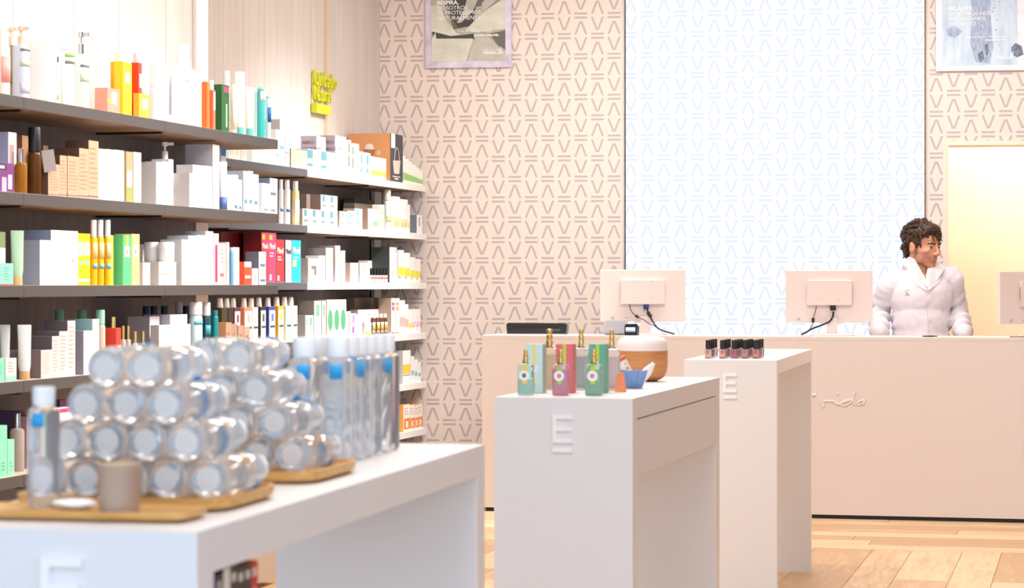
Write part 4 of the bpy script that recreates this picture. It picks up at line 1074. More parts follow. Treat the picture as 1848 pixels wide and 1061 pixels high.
def table(un, vn, uf, vf, width, label, ez, drawer=False, z=1.0, ex=None):
    a, d, L = table_axes(un, vn, uf, vf)
    yaw = -math.atan2(d.x, d.y)                      # local y runs away from the camera, local x to the right
    o = a - Matrix.Rotation(yaw, 3, 'Z') @ Vector((width, 0, 0)); o.z = 0
    e = empty('display_table', o, yaw, label, 'table', 'white display tables with raised emblem')
    boxo('table_top', 0, width, 0, L, z - .054, z, WHITE, e)
    boxo('leg', 0, width, 0, .06, 0, z - .054, WHITE, e)
    boxo('leg', 0, width, L - .06, L, 0, z - .054, WHITE, e)
    if drawer:
        boxo('drawer', .004, width - .002, .065, L - .065, z - .205, z - .058, WHITE, e, bevel=.0015)
    emblem(e, ex or width / 2, z - ez - .072)
    def P(u, v, h=0):            # point on the table top (h above it) in picture position
        Y = F * (HC - z - h) / (v - V0); return Vector(((u - U0) / F * Y, Y, z + h))
    def X(u, Y, h=0): return Vector(((u - U0) / F * Y, Y, z + h))
    return e, yaw, P, X, L, o


t1, y1, P1, X1, L1, o1 = table(356, 960.5, 874.7, 801.8, .381, 'near white display table carrying the clear water bottles', .034, ex=.381 - .1695)
t2, y2, P2, X2, L2, o2 = table(1141.7, 719.4, 1298.5, 680.9, .3665, 'middle white display table with drawer, carrying perfume bottles', .044, True)
t3, y3, P3, X3, L3, o3 = table(1402, 650.4, 1465, 630, .36, 'far white display table carrying nail polish', .052)

# inner shelf and boxes under the near table
boxo('inner_shelf', .0, (.381) - .03, .0602, .40, .79, .805, WHITE, t1)
cols = [((46, 56, 130), 'blue violet boxed pack'), ((96, 70, 110), 'mauve boxed pack with round mark'), ((36, 44, 140), 'royal blue boxed pack with round mark'), ((52, 40, 40), 'black boxed pack with red corner'),
        ((40, 34, 34), 'black boxed pack with cream top'), ((64, 56, 52), 'dark grey boxed pack with red triangle'), ((60, 58, 56), 'dark grey boxed pack with teal mark'), ((66, 58, 56), 'dark boxed pack with white print'), ((214, 44, 46), 'red boxed pack with triangle outline')]
for i, (c, dsc) in enumerate(cols):
    w_ = .0292; h = .122 + (.004 if i in (4, 5) else 0)
    zz = []
    if i in (5, 6, 7, 8): zz = [(.2, .8, .84, .93, (226, 220, 214)), (.35, .65, .5, .72, (200, 50, 46) if i < 8 else (250, 200, 190)), (.2, .8, .2, .36, (210, 200, 196))]
    if i in (1, 2): zz = [(.2, .8, .55, .78, (190, 186, 206))]
    if i == 3: zz = [(0, .6, .5, .8, (190, 36, 40)), (.2, .8, .84, .93, (190, 186, 180))]
    if i == 4: zz = [(0, 1, .68, 1, (238, 232, 224)), (.2, .8, .5, .6, (200, 196, 190))]
    bm, ms = carton_mesh(w_ - .001, .14, h, c, zz)
    M1 = Matrix.Rotation(y1, 3, 'Z')
    p = o1 + M1 @ Vector(((.381) - .035, .085 + i * w_, .8055))
    o = link('boxed_pack', bm, ms, loc=p, rot=(0, 0, y1 + math.pi / 2))
    tag(o, dsc + ' on the shelf under the near table', 'box', 'boxed packs under the near table')

# trays on the near table
BAM = wood_mat((196, 138, 66), (222, 172, 100), 5, (1.2, 16, 16), .45)


def tray(label, p, yaw, x0, x1, y0, y1_, h=.014, lip=.006):
    e = empty('wooden_tray', p, yaw, label, 'tray')
    bm = bmesh.new(); n = 28
    cx, cy, sx, sy = (x0 + x1) / 2, (y0 + y1_) / 2, (x1 - x0) / 2, (y1_ - y0) / 2
    def ring(f, z, inset):
        out = []
        for i in range(n):
            a = 2 * math.pi * (i + .5) / n; c, s = math.cos(a), math.sin(a)
            c = math.copysign(abs(c) ** .28, c); s = math.copysign(abs(s) ** .28, s)
            out.append(bm.verts.new((cx + (sx - inset) * c * f, cy + (sy - inset) * s * f, z)))
        return out
    rs = [ring(1, 0, .012), ring(1, h * .5, .002), ring(1, h + lip, 0), ring(1, h + lip, .006), ring(1, h, .010)]
    for a, b in zip(rs, rs[1:]):
        for i in range(n): bm.faces.new((a[i], a[(i + 1) % n], b[(i + 1) % n], b[i]))
    bm.faces.new(rs[0][::-1]); bm.faces.new(rs[-1])
    link('tray_board', bm, BAM, e, smooth=True)
    return e


pa = P1(290, 946); tray('small wooden tray with sample bottle and tumbler at the front of the near table', pa + Vector((0, 0, .0003)), y1, -.262, .03, 0, .115, .010, .003)
pb = X1(400, 3.125, 0); tray('wooden tray under the nearer pyramid of clear bottles', pb + Vector((0, 0, .0003)), y1, -.286, .012, -.028, .235, .012, .007)
pc = X1(556, 3.55, 0); tray('wooden tray under the farther pyramid of clear bottles', pc + Vector((0, 0, .0003)), y1, -.292, .012, -.012, .27, .012, .007)

# clear bottles: body, frosted base, white cap
WATER = mat((251, 253, 255), .03, trans=.88, ior=1.22)
CAPW = mat((244, 246, 248), .35)
TAG = mat((40, 160, 224), .5); TAG2 = mat((226, 234, 240), .5)


def water_bottle(r, h, proto=None):
    e = bpy.data.objects.new('water_bottle', None); COL.objects.link(e)
    bh = h * .835
    latheo('body', [(0, .0008), (r * .86, .0), (r * .97, .004), (r, .010), (r, bh - .012), (r * .95, bh - .004), (r * .62, bh), (r * .6, bh + .001), (0, bh + .001)], WATER, e, n=36)
    latheo('base_disc', [(0, -.0008), (r * .60, -.0008), (r * .60, -.0002), (0, -.0002)], FROST, e, n=28)
    latheo('cap', [(r * .68, bh + .002), (r * .70, h - .003), (r * .66, h), (0, h)], CAPW, e, n=24)
    for (z0, z1, a0, a1, m) in ((.80, .94, -112, -68, TAG), (.30, .70, -125, -55, TAG2)):
        bm = bmesh.new(); A = []; B = []; k = 8
        for i in range(k + 1):
            a = math.radians(a0 + (a1 - a0) * i / k); A.append(bm.verts.new(((r + .0006) * math.cos(a), (r + .0006) * math.sin(a), z0 * bh))); B.append(bm.verts.new(((r + .0006) * math.cos(a), (r + .0006) * math.sin(a), z1 * bh)))
        for i in range(k): bm.faces.new((A[i], A[i + 1], B[i + 1], B[i]))
        if m is TAG:
            lo = link('label', bm, m, e, smooth=True); s_ = lo.modifiers.new('thick', 'SOLIDIFY'); s_.thickness = .0005; s_.offset = 1
        else: bm.free()
    return e


def dup(root):
    r = root.copy(); COL.objects.link(r)
    for c in list(root.children):
        d = c.copy(); COL.objects.link(d); d.parent = r
    return r


big = water_bottle(.0288, .205); used = [0]


def put(loc, rot, label, group):
    o = big if not used[0] else dup(big); used[0] = 1
    o.location = loc; o.rotation_euler = rot; tag(o, label, 'bottle', group); return o


rows = ['bottom', 'second', 'third', 'top']
for nm, (u, Y, zf) in (('nearer', (374, 3.14, 1.0123)), ('farther', (527, 3.60, 1.0123))):
    base = X1(u, Y)
    ax = Matrix.Rotation(y1, 3, 'Z') @ Vector((1, 0, 0)); ay = Matrix.Rotation(y1, 3, 'Z') @ Vector((0, 1, 0))
    r = .0270; st = .0556; vs = .0482
    for row in range(4):
        n = 5 - row
        for i in range(n):
            p = base - ax * (st * (n - 1 - i) + st / 2 * row); p.z = zf + .0285 + vs * row
            jit = R.uniform(-.004, .004)
            M_ = Matrix.Rotation(y1, 3, 'Z') @ Matrix.Rotation(-math.pi / 2, 3, 'X') @ Matrix.Rotation(math.radians(R.choice((0, 90, 180, 200, 150))), 3, 'Z')
            o = put(p + ay * jit, M_.to_euler(), 'clear bottle lying in the %s pyramid, %s of %d in the %s row' % (nm, (ORD[i] if i < n - 1 else 'rightmost'), n, rows[row]), 'clear bottles of the %s pyramid' % nm)
            o.scale = (.94, .94, 1)
k = 0
for col, u in enumerate((548, 610)):
    for row in range(6):
        p = X1(u, 3.99) + (Matrix.Rotation(y1, 3, 'Z') @ Vector((0, .0605 * row, 0)))
        put(p + Vector((0, 0, .0014)), (0, 0, y1 + math.radians(R.uniform(-10, 20) if row in (0, 2, 5) and col or row == 0 else R.choice((80, 120, 160, -90)))), 'tall clear bottle standing in the %s file, %s from the front' % (('left', 'right')[col], ('first', 'second', 'third', 'fourth', 'fifth', 'sixth')[row]), 'tall clear bottles standing at the back of the near table')
sm = water_bottle(.0205, .152); sm.location = P1(79, 915, .0102) + Vector((0, 0, .0014)); sm.rotation_euler = (0, 0, y1)
tag(sm, 'single clear bottle standing on the small front tray', 'bottle')
pcu = P1(215, 924, .0102)
e = empty('tumbler', pcu + Vector((0, 0, .0002)), 0, 'taupe tumbler standing on the small front tray', 'cup')
latheo('cup_wall', [(.0, 0), (.0245, 0), (.0252, .004), (.0278, .0605), (.0262, .0605), (.0238, .005), (0, .004)], mat((198, 168, 146), .35, trans=.25), e, n=36)
latheo('rim', [(.0279, .0585), (.0281, .061), (.0262, .0612), (.0260, .059)], mat((206, 176, 146), .35), e, n=36)
bm = bmesh.new(); bmesh.ops.create_icosphere(bm, subdivisions=3, radius=1)
for v in bm.verts:
    v.co += v.normal * .25 * noise.noise(v.co * 1.7); v.co.x *= .030; v.co.y *= .017; v.co.z *= .0062
tag(link('cotton_pad', bm, mat((250, 250, 250), .9), smooth=True, loc=P1(137, 919, .0102) + Vector((0, 0, .0074)), rot=(0, 0, y1)), 'white cotton pad between the single bottle and the tumbler', 'cotton pad')

# ------------------------------------------------------------------ perfumes on the middle table


def perfume(u, v, wpx, hpx, label, liquid, fill, stripe, group=None, thick=.6, badge=True, squash=1):
    p = P2(u, v); k = p.y / F; w_, h = wpx * k, hpx * k
    e = empty('perfume_bottle', p + Vector((0, 0, .0003)), y2, label, 'bottle', group)
    bh = h * .69; r = w_ / 2
    latheo('glass_body', [(0, 0), (r * .94, 0), (r, .004), (r, bh - r * .32), (r * .9, bh - r * .1), (r * .45, bh), (0, bh)], mat(tuple(min(255, int(x * .25 + 191)) for x in liquid), .05, trans=.85, ior=1.2), e, n=28, power=.5, sy=thick)
    latheo('liquid', [(0, .004), (r * .9, .005), (r * .92, .008), (r * .92, bh * fill), (0, bh * fill)], mat(tuple(int(c + (255 - c) * .5) for c in liquid), .2, trans=.3, ior=1.2), e, n=28, power=.5, sy=thick * .97)
    latheo('collar', [(r * .45, bh), (r * .46, bh + h * .03), (r * .34, bh + h * .04)], CHROME, e, n=18)
    latheo('gold_cap', [(r * .33, bh + h * .04), (r * .34, bh + h * .12), (r * .27, bh + h * .135), (r * .30, bh + h * .15), (r * .30, bh + h * .21), (r * .22, bh + h * .225), (r * .25, bh + h * .24), (r * .25, h - .002), (r * .18, h)], GOLD, e, n=18)
    f = -r * thick - .0012
    if badge:
        boxo('stripe', -r * .28, r * .28, f, f + .0014, bh * .36, bh * .96, mat(stripe, .4), e)
        bm = bmesh.new(); lathe(bm, [(0, 0), (r * .62, 0), (r * .62, .0012), (0, .0013)], 20)
        link('badge', bm, mat((244, 242, 246), .4), e, loc=(-r * .05, f - .0001, bh * .62), rot=(math.pi / 2, 0, 0))
        bm = bmesh.new(); lathe(bm, [(0, 0), (r * .3, 0), (r * .28, .0008), (0, .0009)], 12)
        link('flower_print', bm, mat((222, 140, 130) if stripe[1] > 190 and stripe[0] < 220 else (120, 120, 110), .5), e, loc=(-r * .05, f - .0016, bh * .62), rot=(math.pi / 2, 0, 0))
    return e


def scent_box(u0, u1, v, vt, label, col, stripe, side=None, dep=.047, yaw=None):
    p = P2(u0, v); k = p.y / F; w_ = (u1 - u0) * k / math.cos(y2); h = (v - vt) * k
    zz = [(.42, .62, .55, 1, stripe), (.42, .62, .1, .3, stripe)] + T(.3, .7, .08, .2, 2, tuple(int(c * .85) for c in col))
    bm, ms = carton_mesh(w_, dep, h, col, zz, side)
    o = link('perfume_carton', bm, ms, loc=p + Vector((0, 0, .0003)), rot=(0, 0, y2)); tag(o, label, 'carton')
    bm = bmesh.new(); lathe(bm, [(0, 0), (w_ * .23, 0), (w_ * .23, .0006), (0, .0008)], 20)
    link('badge', bm, mat((240, 238, 242), .4), o, loc=(w_ * .52, -.0002, h * .5), rot=(math.pi / 2, 0, 0))
    return o


perfume(949, 713.0, 29, 83, 'small aqua perfume bottle with yellow stripe, front left on the middle table', (150, 224, 210), .5, (246, 204, 70), thick=.62)
perfume(1012, 713.8, 30, 83, 'small pink perfume bottle with green stripe, front centre on the middle table', (226, 110, 150), .82, (150, 206, 80), thick=.62)
perfume(1072, 713.8, 31, 83, 'small green perfume bottle with lime stripe, front right on the middle table', (110, 184, 150), .42, (180, 214, 40), thick=.62)
scent_box(948, 979, 709.3, 621, 'pale aqua perfume carton with yellow stripe on the middle table', (206, 236, 234), (248, 222, 140), (176, 204, 190))
scent_box(1003, 1033, 709.3, 621, 'rose red perfume carton with lime stripe on the middle table', (232, 112, 126), (196, 216, 80), (232, 132, 122))
scent_box(1063, 1092, 709.3, 621, 'green perfume carton with lime stripe on the middle table', (104, 176, 150), (190, 220, 60), (122, 184, 160))
perfume(992, 703.5, 37, 110, 'large pale yellow perfume bottle behind the aqua carton', (240, 218, 160), .85, (1, 1, 1), badge=False, thick=.55)
perfume(1049, 703.5, 30, 110, 'large blue grey perfume bottle behind the red carton', (176, 196, 204), .8, (1, 1, 1), badge=False, thick=.6)
perfume(1104, 704.5, 30, 110, 'large pale pink perfume bottle behind the green carton', (236, 214, 214), .8, (1, 1, 1), badge=False, thick=.6)


def pleated(name, label, p, r0, r1, h, m, n=18, closed_top=False):
    bm = bmesh.new(); rs = []
    for j in range(5):
        f = j / 4; r = r0 + (r1 - r0) * f
        rs.append([bm.verts.new(((r + (.06 * max(r0, r1) if i % 2 else -.06 * max(r0, r1)) * 1.0) * math.cos(math.pi * i / n), (r + (.06 * max(r0, r1) if i % 2 else -.06 * max(r0, r1))) * math.sin(math.pi * i / n), h * f)) for i in range(2 * n)])
    for a, b in zip(rs, rs[1:]):
        for i in range(2 * n): bm.faces.new((a[i], a[(i + 1) % (2 * n)], b[(i + 1) % (2 * n)], b[i]))
    if closed_top: bm.faces.new(rs[-1])
    else: bm.faces.new(rs[0][::-1])
    o = link(name, bm, m, loc=p); s = o.modifiers.new('thick', 'SOLIDIFY'); s.thickness = .0008
    return tag(o, label, 'paper cup')


pleated('paper_cup', 'orange pleated paper cup turned upside down on the middle table', P2(1120, 707.2) + Vector((0, 0, .0005)), .0155, .0078, .051, mat((250, 150, 106), .6), 11, True)
pk = P2(1144, 701.0); cup = pleated('paper_cup', 'blue pleated paper cup holding two cream tubes on the middle table', pk + Vector((0, 0, .001)), .0215, .0365, .050, mat((150, 186, 232), .45, trans=.35), 16)
e = empty('cream_tube', pk + Vector((.004, -.002, .004)), 0, 'white tube with coral cap leaning left in the blue cup', 'tube')
e.rotation_euler = (0, math.radians(-27), 0)
latheo('body', [(0, 0), (.009, .0), (.0135, .03), (.0135, .0830), (.012, .0835), (0, .0836)], mat((250, 246, 240), .4), e, n=20)
latheo('cap', [(.0128, .0840), (.0136, .0845), (.0136, .0925), (.011, .0945), (0, .095)], mat((236, 96, 80), .4), e, n=20)
for z, c in ((.072, (214, 226, 70)), (.058, (244, 130, 110)), (.047, (236, 226, 120))):
    bm = bmesh.new(); lathe(bm, [(0, 0), (.0042, 0), (.004, .0014), (0, .0015)], 12); link('print', bm, mat(c, .5), e, loc=(.004, -.0122, z), rot=(math.pi / 2, 0, 0))
e = empty('cream_tube', pk + Vector((.006, .008, .006)), 0, 'white tube with flat pointed end leaning right in the blue cup', 'tube')
e.rotation_euler = (0, math.radians(38), 0)
bm = bmesh.new(); rings = []
for z, a, b in ((0, .006, .006), (.02, .013, .012), (.055, .0135, .007), (.083, .0138, .001)):
    rings.append([bm.verts.new((a * math.cos(2 * math.pi * i / 18) if z < .07 else a * .35 * math.cos(2 * math.pi * i / 18), b * math.sin(2 * math.pi * i / 18) * (1 if z < .07 else 9), z)) for i in range(18)])
for a, b in zip(rings, rings[1:]):
    for i in range(18): bm.faces.new((a[i], a[(i + 1) % 18], b[(i + 1) % 18], b[i]))
bm.faces.new(rings[0][::-1]); bm.faces.new(rings[-1])
link('body', bm, mat((250, 248, 244), .4), e, smooth=True)

pd = P2(1159, 688.0); kd = pd.y / F; r = 46 * kd
e = empty('scent_diffuser', pd + Vector((0, 0, .0003)), y2, 'round scent diffuser with pale pink dome and wooden lower half', 'diffuser')
HD = 81 * kd
CORK = wood_mat((196, 128, 72), (214, 150, 92), 14, (1, 1, 5), .55)
latheo('foot', [(0, 0), (r * .6, 0), (r * .6, .004), (0, .004)], mat((60, 60, 66), .5), e, n=28)
latheo('wooden_base', [(0, .004), (r * .68, .004), (r * .86, .012), (r * .97, .03), (r, .05), (r * 1.0, HD * .68)], CORK, e, n=40)
latheo('dome', [(r * 1.0, HD * .683), (r * .995, HD * .8), (r * .95, HD * .9), (r * .84, HD * .965), (r * .62, HD * .99), (r * .3, HD), (.012, HD), (.011, HD - .01), (0, HD - .01)], mat((250, 232, 224), .35), e, n=40)

# ------------------------------------------------------------------ nail polish on the far table
pol = [[(246, 196, 168), (170, 60, 80), (150, 110, 160), (226, 214, 214), (236, 200, 200)], [(250, 176, 150), (244, 140, 110), (60, 84, 104), (160, 180, 186), (220, 120, 130)],
       [(222, 36, 104), (170, 176, 190), (226, 226, 226), (130, 60, 90), (236, 190, 190)], [(220, 144, 132), (206, 100, 96), (40, 40, 44), (214, 120, 120), (236, 214, 214)],
       [(226, 134, 140), (232, 72, 50), (60, 56, 80), (200, 210, 206), (150, 170, 150)]]
cn = {0: 'peach', 1: 'apricot', 2: 'magenta', 3: 'dusty pink', 4: 'rose'}
fr = ['front', 'second', 'third', 'fourth', 'last']
proto = None
for c, u in enumerate((1278, 1303.5, 1325.5, 1344, 1364.5)):
    p0 = P3(u, 647.0)
    for rw in range(5):
        p = p0 + Matrix.Rotation(y3, 3, 'Z') @ Vector((R.uniform(-.002, .002), .052 * rw, 0))
        e = empty('nail_polish', p + Vector((0, 0, .0003)), y3 + R.uniform(-.1, .1), '', 'nail polish', 'nail polish bottles on the far table')
        e['label'] = '%s nail polish bottle in the %s file on the far table' % (fr[rw], ('first', 'second', 'third', 'fourth', 'fifth')[c]) if rw else '%s nail polish with black cap, front of the %s file on the far table' % (cn[c], ('first', 'second', 'third', 'fourth', 'fifth')[c])
        w_ = .0130
        bm = bmesh.new(); lathe(bm, [(0, 0), (w_ * .95, 0), (w_, .002), (w_, .034), (w_ * .8, .037), (w_ * .5, .038), (0, .038)], 20, power=.45); link('glass', bm, mat((240, 240, 242), .05, trans=.9, ior=1.2), e, smooth=True)
        bm = bmesh.new(); lathe(bm, [(0, .006), (w_ * .9, .006), (w_ * .92, .008), (w_ * .92, .033), (0, .033)], 20, power=.45); link('polish', bm, mat(pol[c][rw], .25, coat=.4), e, smooth=True)
        bm = bmesh.new(); lathe(bm, [(.0098, .0383), (.0098, .071), (.009, .0725), (0, .073)], 20, power=.6); link('cap', bm, BLACK, e, smooth=True)
        if rw == 0:
            for i in range(2): boxo('print', -.005, .005 - .002 * i, -w_ - .0006, -w_ + .001, .026 - i * .006, .029 - i * .006, mat((120, 70, 70), .5), e)
# ------------------------------------------------------------------ the man behind the counter
PY = 14.22; PS = F / PY


def man_pt(u, v, y=0):
    return Vector(((u - 1660) / PS, y, HC - (v - V0) / PS))


def ell(bm, c, r, rot=None, sub=3):
    m = Matrix.Translation(c) @ (rot.to_4x4() if rot else Matrix.Identity(4)) @ Matrix.Diagonal((*r, 1))
    bmesh.ops.create_icosphere(bm, subdivisions=sub, radius=1, matrix=m)


def capsule(bm, p0, r0, p1, r1, n=16):
    p0, p1 = Vector(p0), Vector(p1); d = p1 - p0; L = d.length
    b2 = bmesh.new(); pr = [(0, -r0)]
    for a in (-60, -30, 0): pr.append((r0 * math.cos(math.radians(a)), r0 * math.sin(math.radians(a))))
    for a in (0, 30, 60): pr.append((r1 * math.cos(math.radians(a)), L + r1 * math.sin(math.radians(a))))
    pr.append((0, L + r1)); lathe(b2, pr, n)
    mt = Matrix.Translation(p0) @ d.to_track_quat('Z', 'Y').to_matrix().to_4x4()
    me = bpy.data.meshes.new('x'); b2.transform(mt); b2.to_mesh(me); b2.free(); bm.from_mesh(me); bpy.data.meshes.remove(me)


def chain(bm, pts, rad):
    for i in range(len(pts) - 1): capsule(bm, pts[i], rad[i], pts[i + 1], rad[i + 1])


def remesh(name, bm, vox, smooth=4, mats=()):
    me = bpy.data.meshes.new(name); bm.to_mesh(me); bm.free()
    o = bpy.data.objects.new(name, me); COL.objects.link(o)
    r = o.modifiers.new('r', 'REMESH'); r.mode = 'VOXEL'; r.voxel_size = vox; r.use_smooth_shade = True
    s = o.modifiers.new('s', 'SMOOTH'); s.factor = .5; s.iterations = smooth
    dg = bpy.context.evaluated_depsgraph_get(); m2 = bpy.data.meshes.new_from_object(o.evaluated_get(dg))
    o.modifiers.clear(); o.data = m2; bpy.data.meshes.remove(me); m2.name = name
    m2.materials.clear()
    for m in mats: m2.materials.append(m)
    for p in m2.polygons: p.use_smooth = True
    return o


man = empty('person', ((1660 - U0) / F * PY, PY, 0), 0, 'man with wavy brown hair in a white lab coat standing behind the counter', 'person')
SK = mat((218, 156, 126), .5); STUB = mat((190, 134, 110), .6); LIP = mat((196, 116, 100), .45)
HS = 1.13                                     # head scale
eye = man_pt(1667.5, 444, -.02)             # between the eyes, head centre line
HA = math.radians(40)
HR = Matrix.Rotation(math.pi + HA, 3, 'Z') @ Matrix.Rotation(math.radians(-7), 3, 'X')
HM = Matrix.Translation(eye) @ HR.to_4x4() @ Matrix.Diagonal((HS, HS, HS, 1))
def hp(x, y, z): return HM @ Vector((x, y, z))


bm = bmesh.new(); b2 = bmesh.new()
def he(c, r, sub=3): ell(b2, Vector(c), r, sub=sub)
he((0, -.022, .036), (.077, .095, .080)); he((0, .022, -.02), (.063, .058, .078)); he((0, .026, -.068), (.052, .046, .040))
he((0, .062, -.097), (.024, .018, .017)); he((.0, .045, -.09), (.038, .030, .022))
he((0, .066, .020), (.050, .013, .011)); he((0, .060, .045), (.052, .016, .030))
for s in (-1, 1):
    he((s * .043, .050, -.022), (.021, .020, .016)); he((s * .050, .012, -.062), (.014, .032, .030))
    he((s * .031, .0655, .0085), (.0165, .010, .0055)); he((s * .031, .066, -.0095), (.015, .008, .004))
    he((s * .0125, .088, -.034), (.0085, .010, .0075), 2)
    he((s * .079, -.014, -.012), (.008, .019, .031)); he((s * .084, -.018, .004), (.006, .012, .016))
capsule(b2, (0, .074, .012), .0085, (0, .0945, -.028), .0108); he((0, .087, -.032), (.011, .012, .009), 2)
he((0, .0755, -.0585), (.022, .0075, .0042)); he((0, .0742, -.0672), (.018, .0080, .0052)); he((0, .071, -.050), (.022, .008, .012))
b2.transform(HM); me = bpy.data.meshes.new('x'); b2.to_mesh(me); b2.free(); bm.from_mesh(me); bpy.data.meshes.remove(me)
# neck, trunk, arms, hands, legs
nb = man_pt(1660, 492, .0); nt_ = hp(0, -.03, -.05)
capsule(bm, nt_, .058, nb + Vector((0, .0, -.02)), .064)
ell(bm, nb + Vector((.0, -.01, -.045)), (.12, .075, .05))
SL, SR = man_pt(1607, 515, .01), man_pt(1716, 504, .01)
EL, ER = man_pt(1592, 560, .10), man_pt(1734, 560, .10)
WL, WR = man_pt(1583, 602, -.10), man_pt(1731, 602, -.10)
ell(bm, man_pt(1662, 540, 0), (.165, .10, .15)); ell(bm, man_pt(1661, 590, 0), (.15, .095, .19)); ell(bm, man_pt(1661, 640, 0), (.155, .10, .13))
for S_, E_, W_, s in ((SL, EL, WL, -1), (SR, ER, WR, 1)):
    chain(bm, [S_, E_, W_], [.058, .042, .028])
    hd = Vector((W_.x + s * .004, W_.y - .055, .898))
    capsule(bm, W_, .026, W_ + (hd - W_) * .5, .024)
    ell(bm, hd, (.040, .046, .015), Matrix.Rotation(math.radians(18), 3, 'X'))
    for i, (fx, fl) in enumerate(((-.028, .062), (-.010, .072), (.009, .068), (.027, .054))):
        a = hd + Vector((fx, -.030, .002)); b_ = a + Vector((fx * .15, -fl * .5, .006)); c_ = b_ + Vector((fx * .08, -fl * .42, -.016))
        chain(bm, [a, b_, c_], [.0095, .0088, .0072])
    a = hd + Vector((-s * .034, .012, 0)); chain(bm, [a, a + Vector((-s * .022, -.026, 0)), a + Vector((-s * .028, -.052, -.006))], [.0115, .0105, .008])
for s in (-1, 1):
    chain(bm, [Vector((s * .085, 0, .86)), Vector((s * .09, -.01, .48)), Vector((s * .095, .02, .09))], [.085, .058, .042])
    capsule(bm, (s * .095, .03, .05), .04, (s * .11, -.13, .04), .032)
body = remesh('body', bm, .0042, 3, (SK, STUB, LIP)); body.parent = man
inv = HM.inverted()
me = body.data; ca = me.color_attributes.new('skin_tone', 'FLOAT_COLOR', 'POINT')
def sm(x, a, b): t_ = max(0, min(1, (x - a) / (b - a))); return t_ * t_ * (3 - 2 * t_)
for i, v in enumerate(me.vertices):
    q = inv @ v.co; lip = st = 0
    if v.co.z > 1.25:
        lip = 1 - sm((q.x / .022) ** 2 + ((q.z + .0635) / .0085) ** 2, .7, 1.2) if q.y > .064 else 0
        edge = -.052 + .02 * sm(abs(q.x), .03, .055) + .006 * noise.noise(q * 60)
        st = (1 - sm(q.z, edge - .004, edge + .014)) * sm(q.z, -.125, -.10) * sm(q.y, -.03, -.01) * (.75 + .35 * noise.noise(q * 140))
        ms = 1 - sm(((q.x) / .028) ** 2 + ((q.z + .050) / .007) ** 2, .6, 1.3) if q.y > .06 else 0
        st = max(st, ms * .8) * (1 - lip)
    ca.data[i].color = (max(0, min(1, st)), max(0, min(1, lip)), 0, 1)
sk = bpy.data.materials.new('skin'); sk.use_nodes = True; nt = sk.node_tree; bs = nt.nodes['Principled BSDF']; bs.inputs['Roughness'].default_value = .5
at = N(nt, 'VertexColor', layer_name='skin_tone'); sx_ = N(nt, 'SeparateColor'); nt.links.new(at.outputs[0], sx_.inputs[0])
m1 = N(nt, 'MixRGB'); m1.inputs[1].default_value = lin((218, 156, 126)); m1.inputs[2].default_value = lin((176, 122, 100)); nt.links.new(sx_.outputs[0], m1.inputs[0])
m2 = N(nt, 'MixRGB'); m2.inputs[2].default_value = lin((188, 118, 102)); nt.links.new(m1.outputs[0], m2.inputs[1]); nt.links.new(sx_.outputs[1], m2.inputs[0])
nt.links.new(m2.outputs[0], bs.inputs['Base Color']); bs.inputs['Subsurface Weight'].default_value = .0
me.materials.clear(); me.materials.append(sk)
# eyes and brows
for s in (-1, 1):
    bm = bmesh.new(); ell(bm, Vector((s * .031, .0625, -.0005)), (.0125, .0115, .0112)); bm.transform(HM)
    ey = link('eye', bm, mat((206, 192, 184), .2), man, smooth=True)
    bm = bmesh.new(); ell(bm, Vector((s * .031 + .0015, .0725, -.0005)), (.0066, .0026, .0066), sub=2); bm.transform(HM); link('iris', bm, mat((44, 34, 28), .15), ey, smooth=True)
    pts = [hp(s * x, y, z) for x, y, z in ((.012, .0800, .0175), (.024, .0815, .0215), (.038, .0750, .0225), (.050, .062, .0175))]
    tubeo('eyebrow', smooth_path(pts, 4), [.0030] + [.0045] * 8 + [.0036] * 3 + [.0018], mat((56, 38, 28), .7), man, 6)
# hair: a cap plus many bent locks
HAIR = mat((62, 42, 30), .45); HAIR2 = mat((84, 58, 40), .45)
bm = bmesh.new()
ell(bm, Vector((0, -.030, .046)), (.083, .098, .080)); ell(bm, Vector((0, -.060, .0)), (.064, .050, .066)); ell(bm, Vector((0, .028, .092)), (.066, .048, .032))
for s in (-1, 1): ell(bm, Vector((s * .066, -.022, .024)), (.019, .042, .045))
bm.transform(HM); hc = remesh('hair', bm, .006, 3, (HAIR, HAIR2)); hc.parent = man
RH = random.Random(11); bm = bmesh.new(); cnt = 0
while cnt < 420:
    d_ = Vector((RH.gauss(0, 1), RH.gauss(0, 1), RH.gauss(0, 1))).normalized()
    p = Vector((d_.x * .084, -.026 + d_.y * .100, .044 + d_.z * .083))
    if p.y > .020 and p.z < .078: continue
    if p.y > -.045 and p.z < .028: continue
    if p.z < -.085: continue
    nrm = Vector((d_.x / .084, d_.y / .1, d_.z / .083)).normalized()
    flow = Vector((d_.x * .4, .45 if p.y > 0 else -.55, -.35 if abs(d_.z) < .7 else 0)) + Vector((RH.uniform(-.7, .7), RH.uniform(-.5, .5), RH.uniform(-.3, .3)))
    flow -= nrm * flow.dot(nrm); flow.normalize(); side = nrm.cross(flow)
    L = RH.uniform(.034, .060); cu = RH.choice((-1, 1)) * RH.uniform(.008, .018); lift = RH.uniform(.003, .015) * (1.35 if p.z > .06 else .8)
    pts = [hp(*(p - nrm * .008 + flow * L * f + nrm * lift * math.sin(math.pi * min(1, f * 1.15)) + side * cu * math.sin(f * 4.2))) for f in (0, .2, .4, .6, .8, 1)]
    rr = RH.uniform(.0048, .0078) * HS
    f0 = len(bm.faces); tube_bm(bm, pts, [rr * .7, rr, rr, rr * .9, rr * .65, rr * .2], 6)
    bm.faces.ensure_lookup_table(); mi = 1 if RH.random() < .38 else 0
    for f in bm.faces[f0:]: f.material_index = mi
    cnt += 1
nape = 0
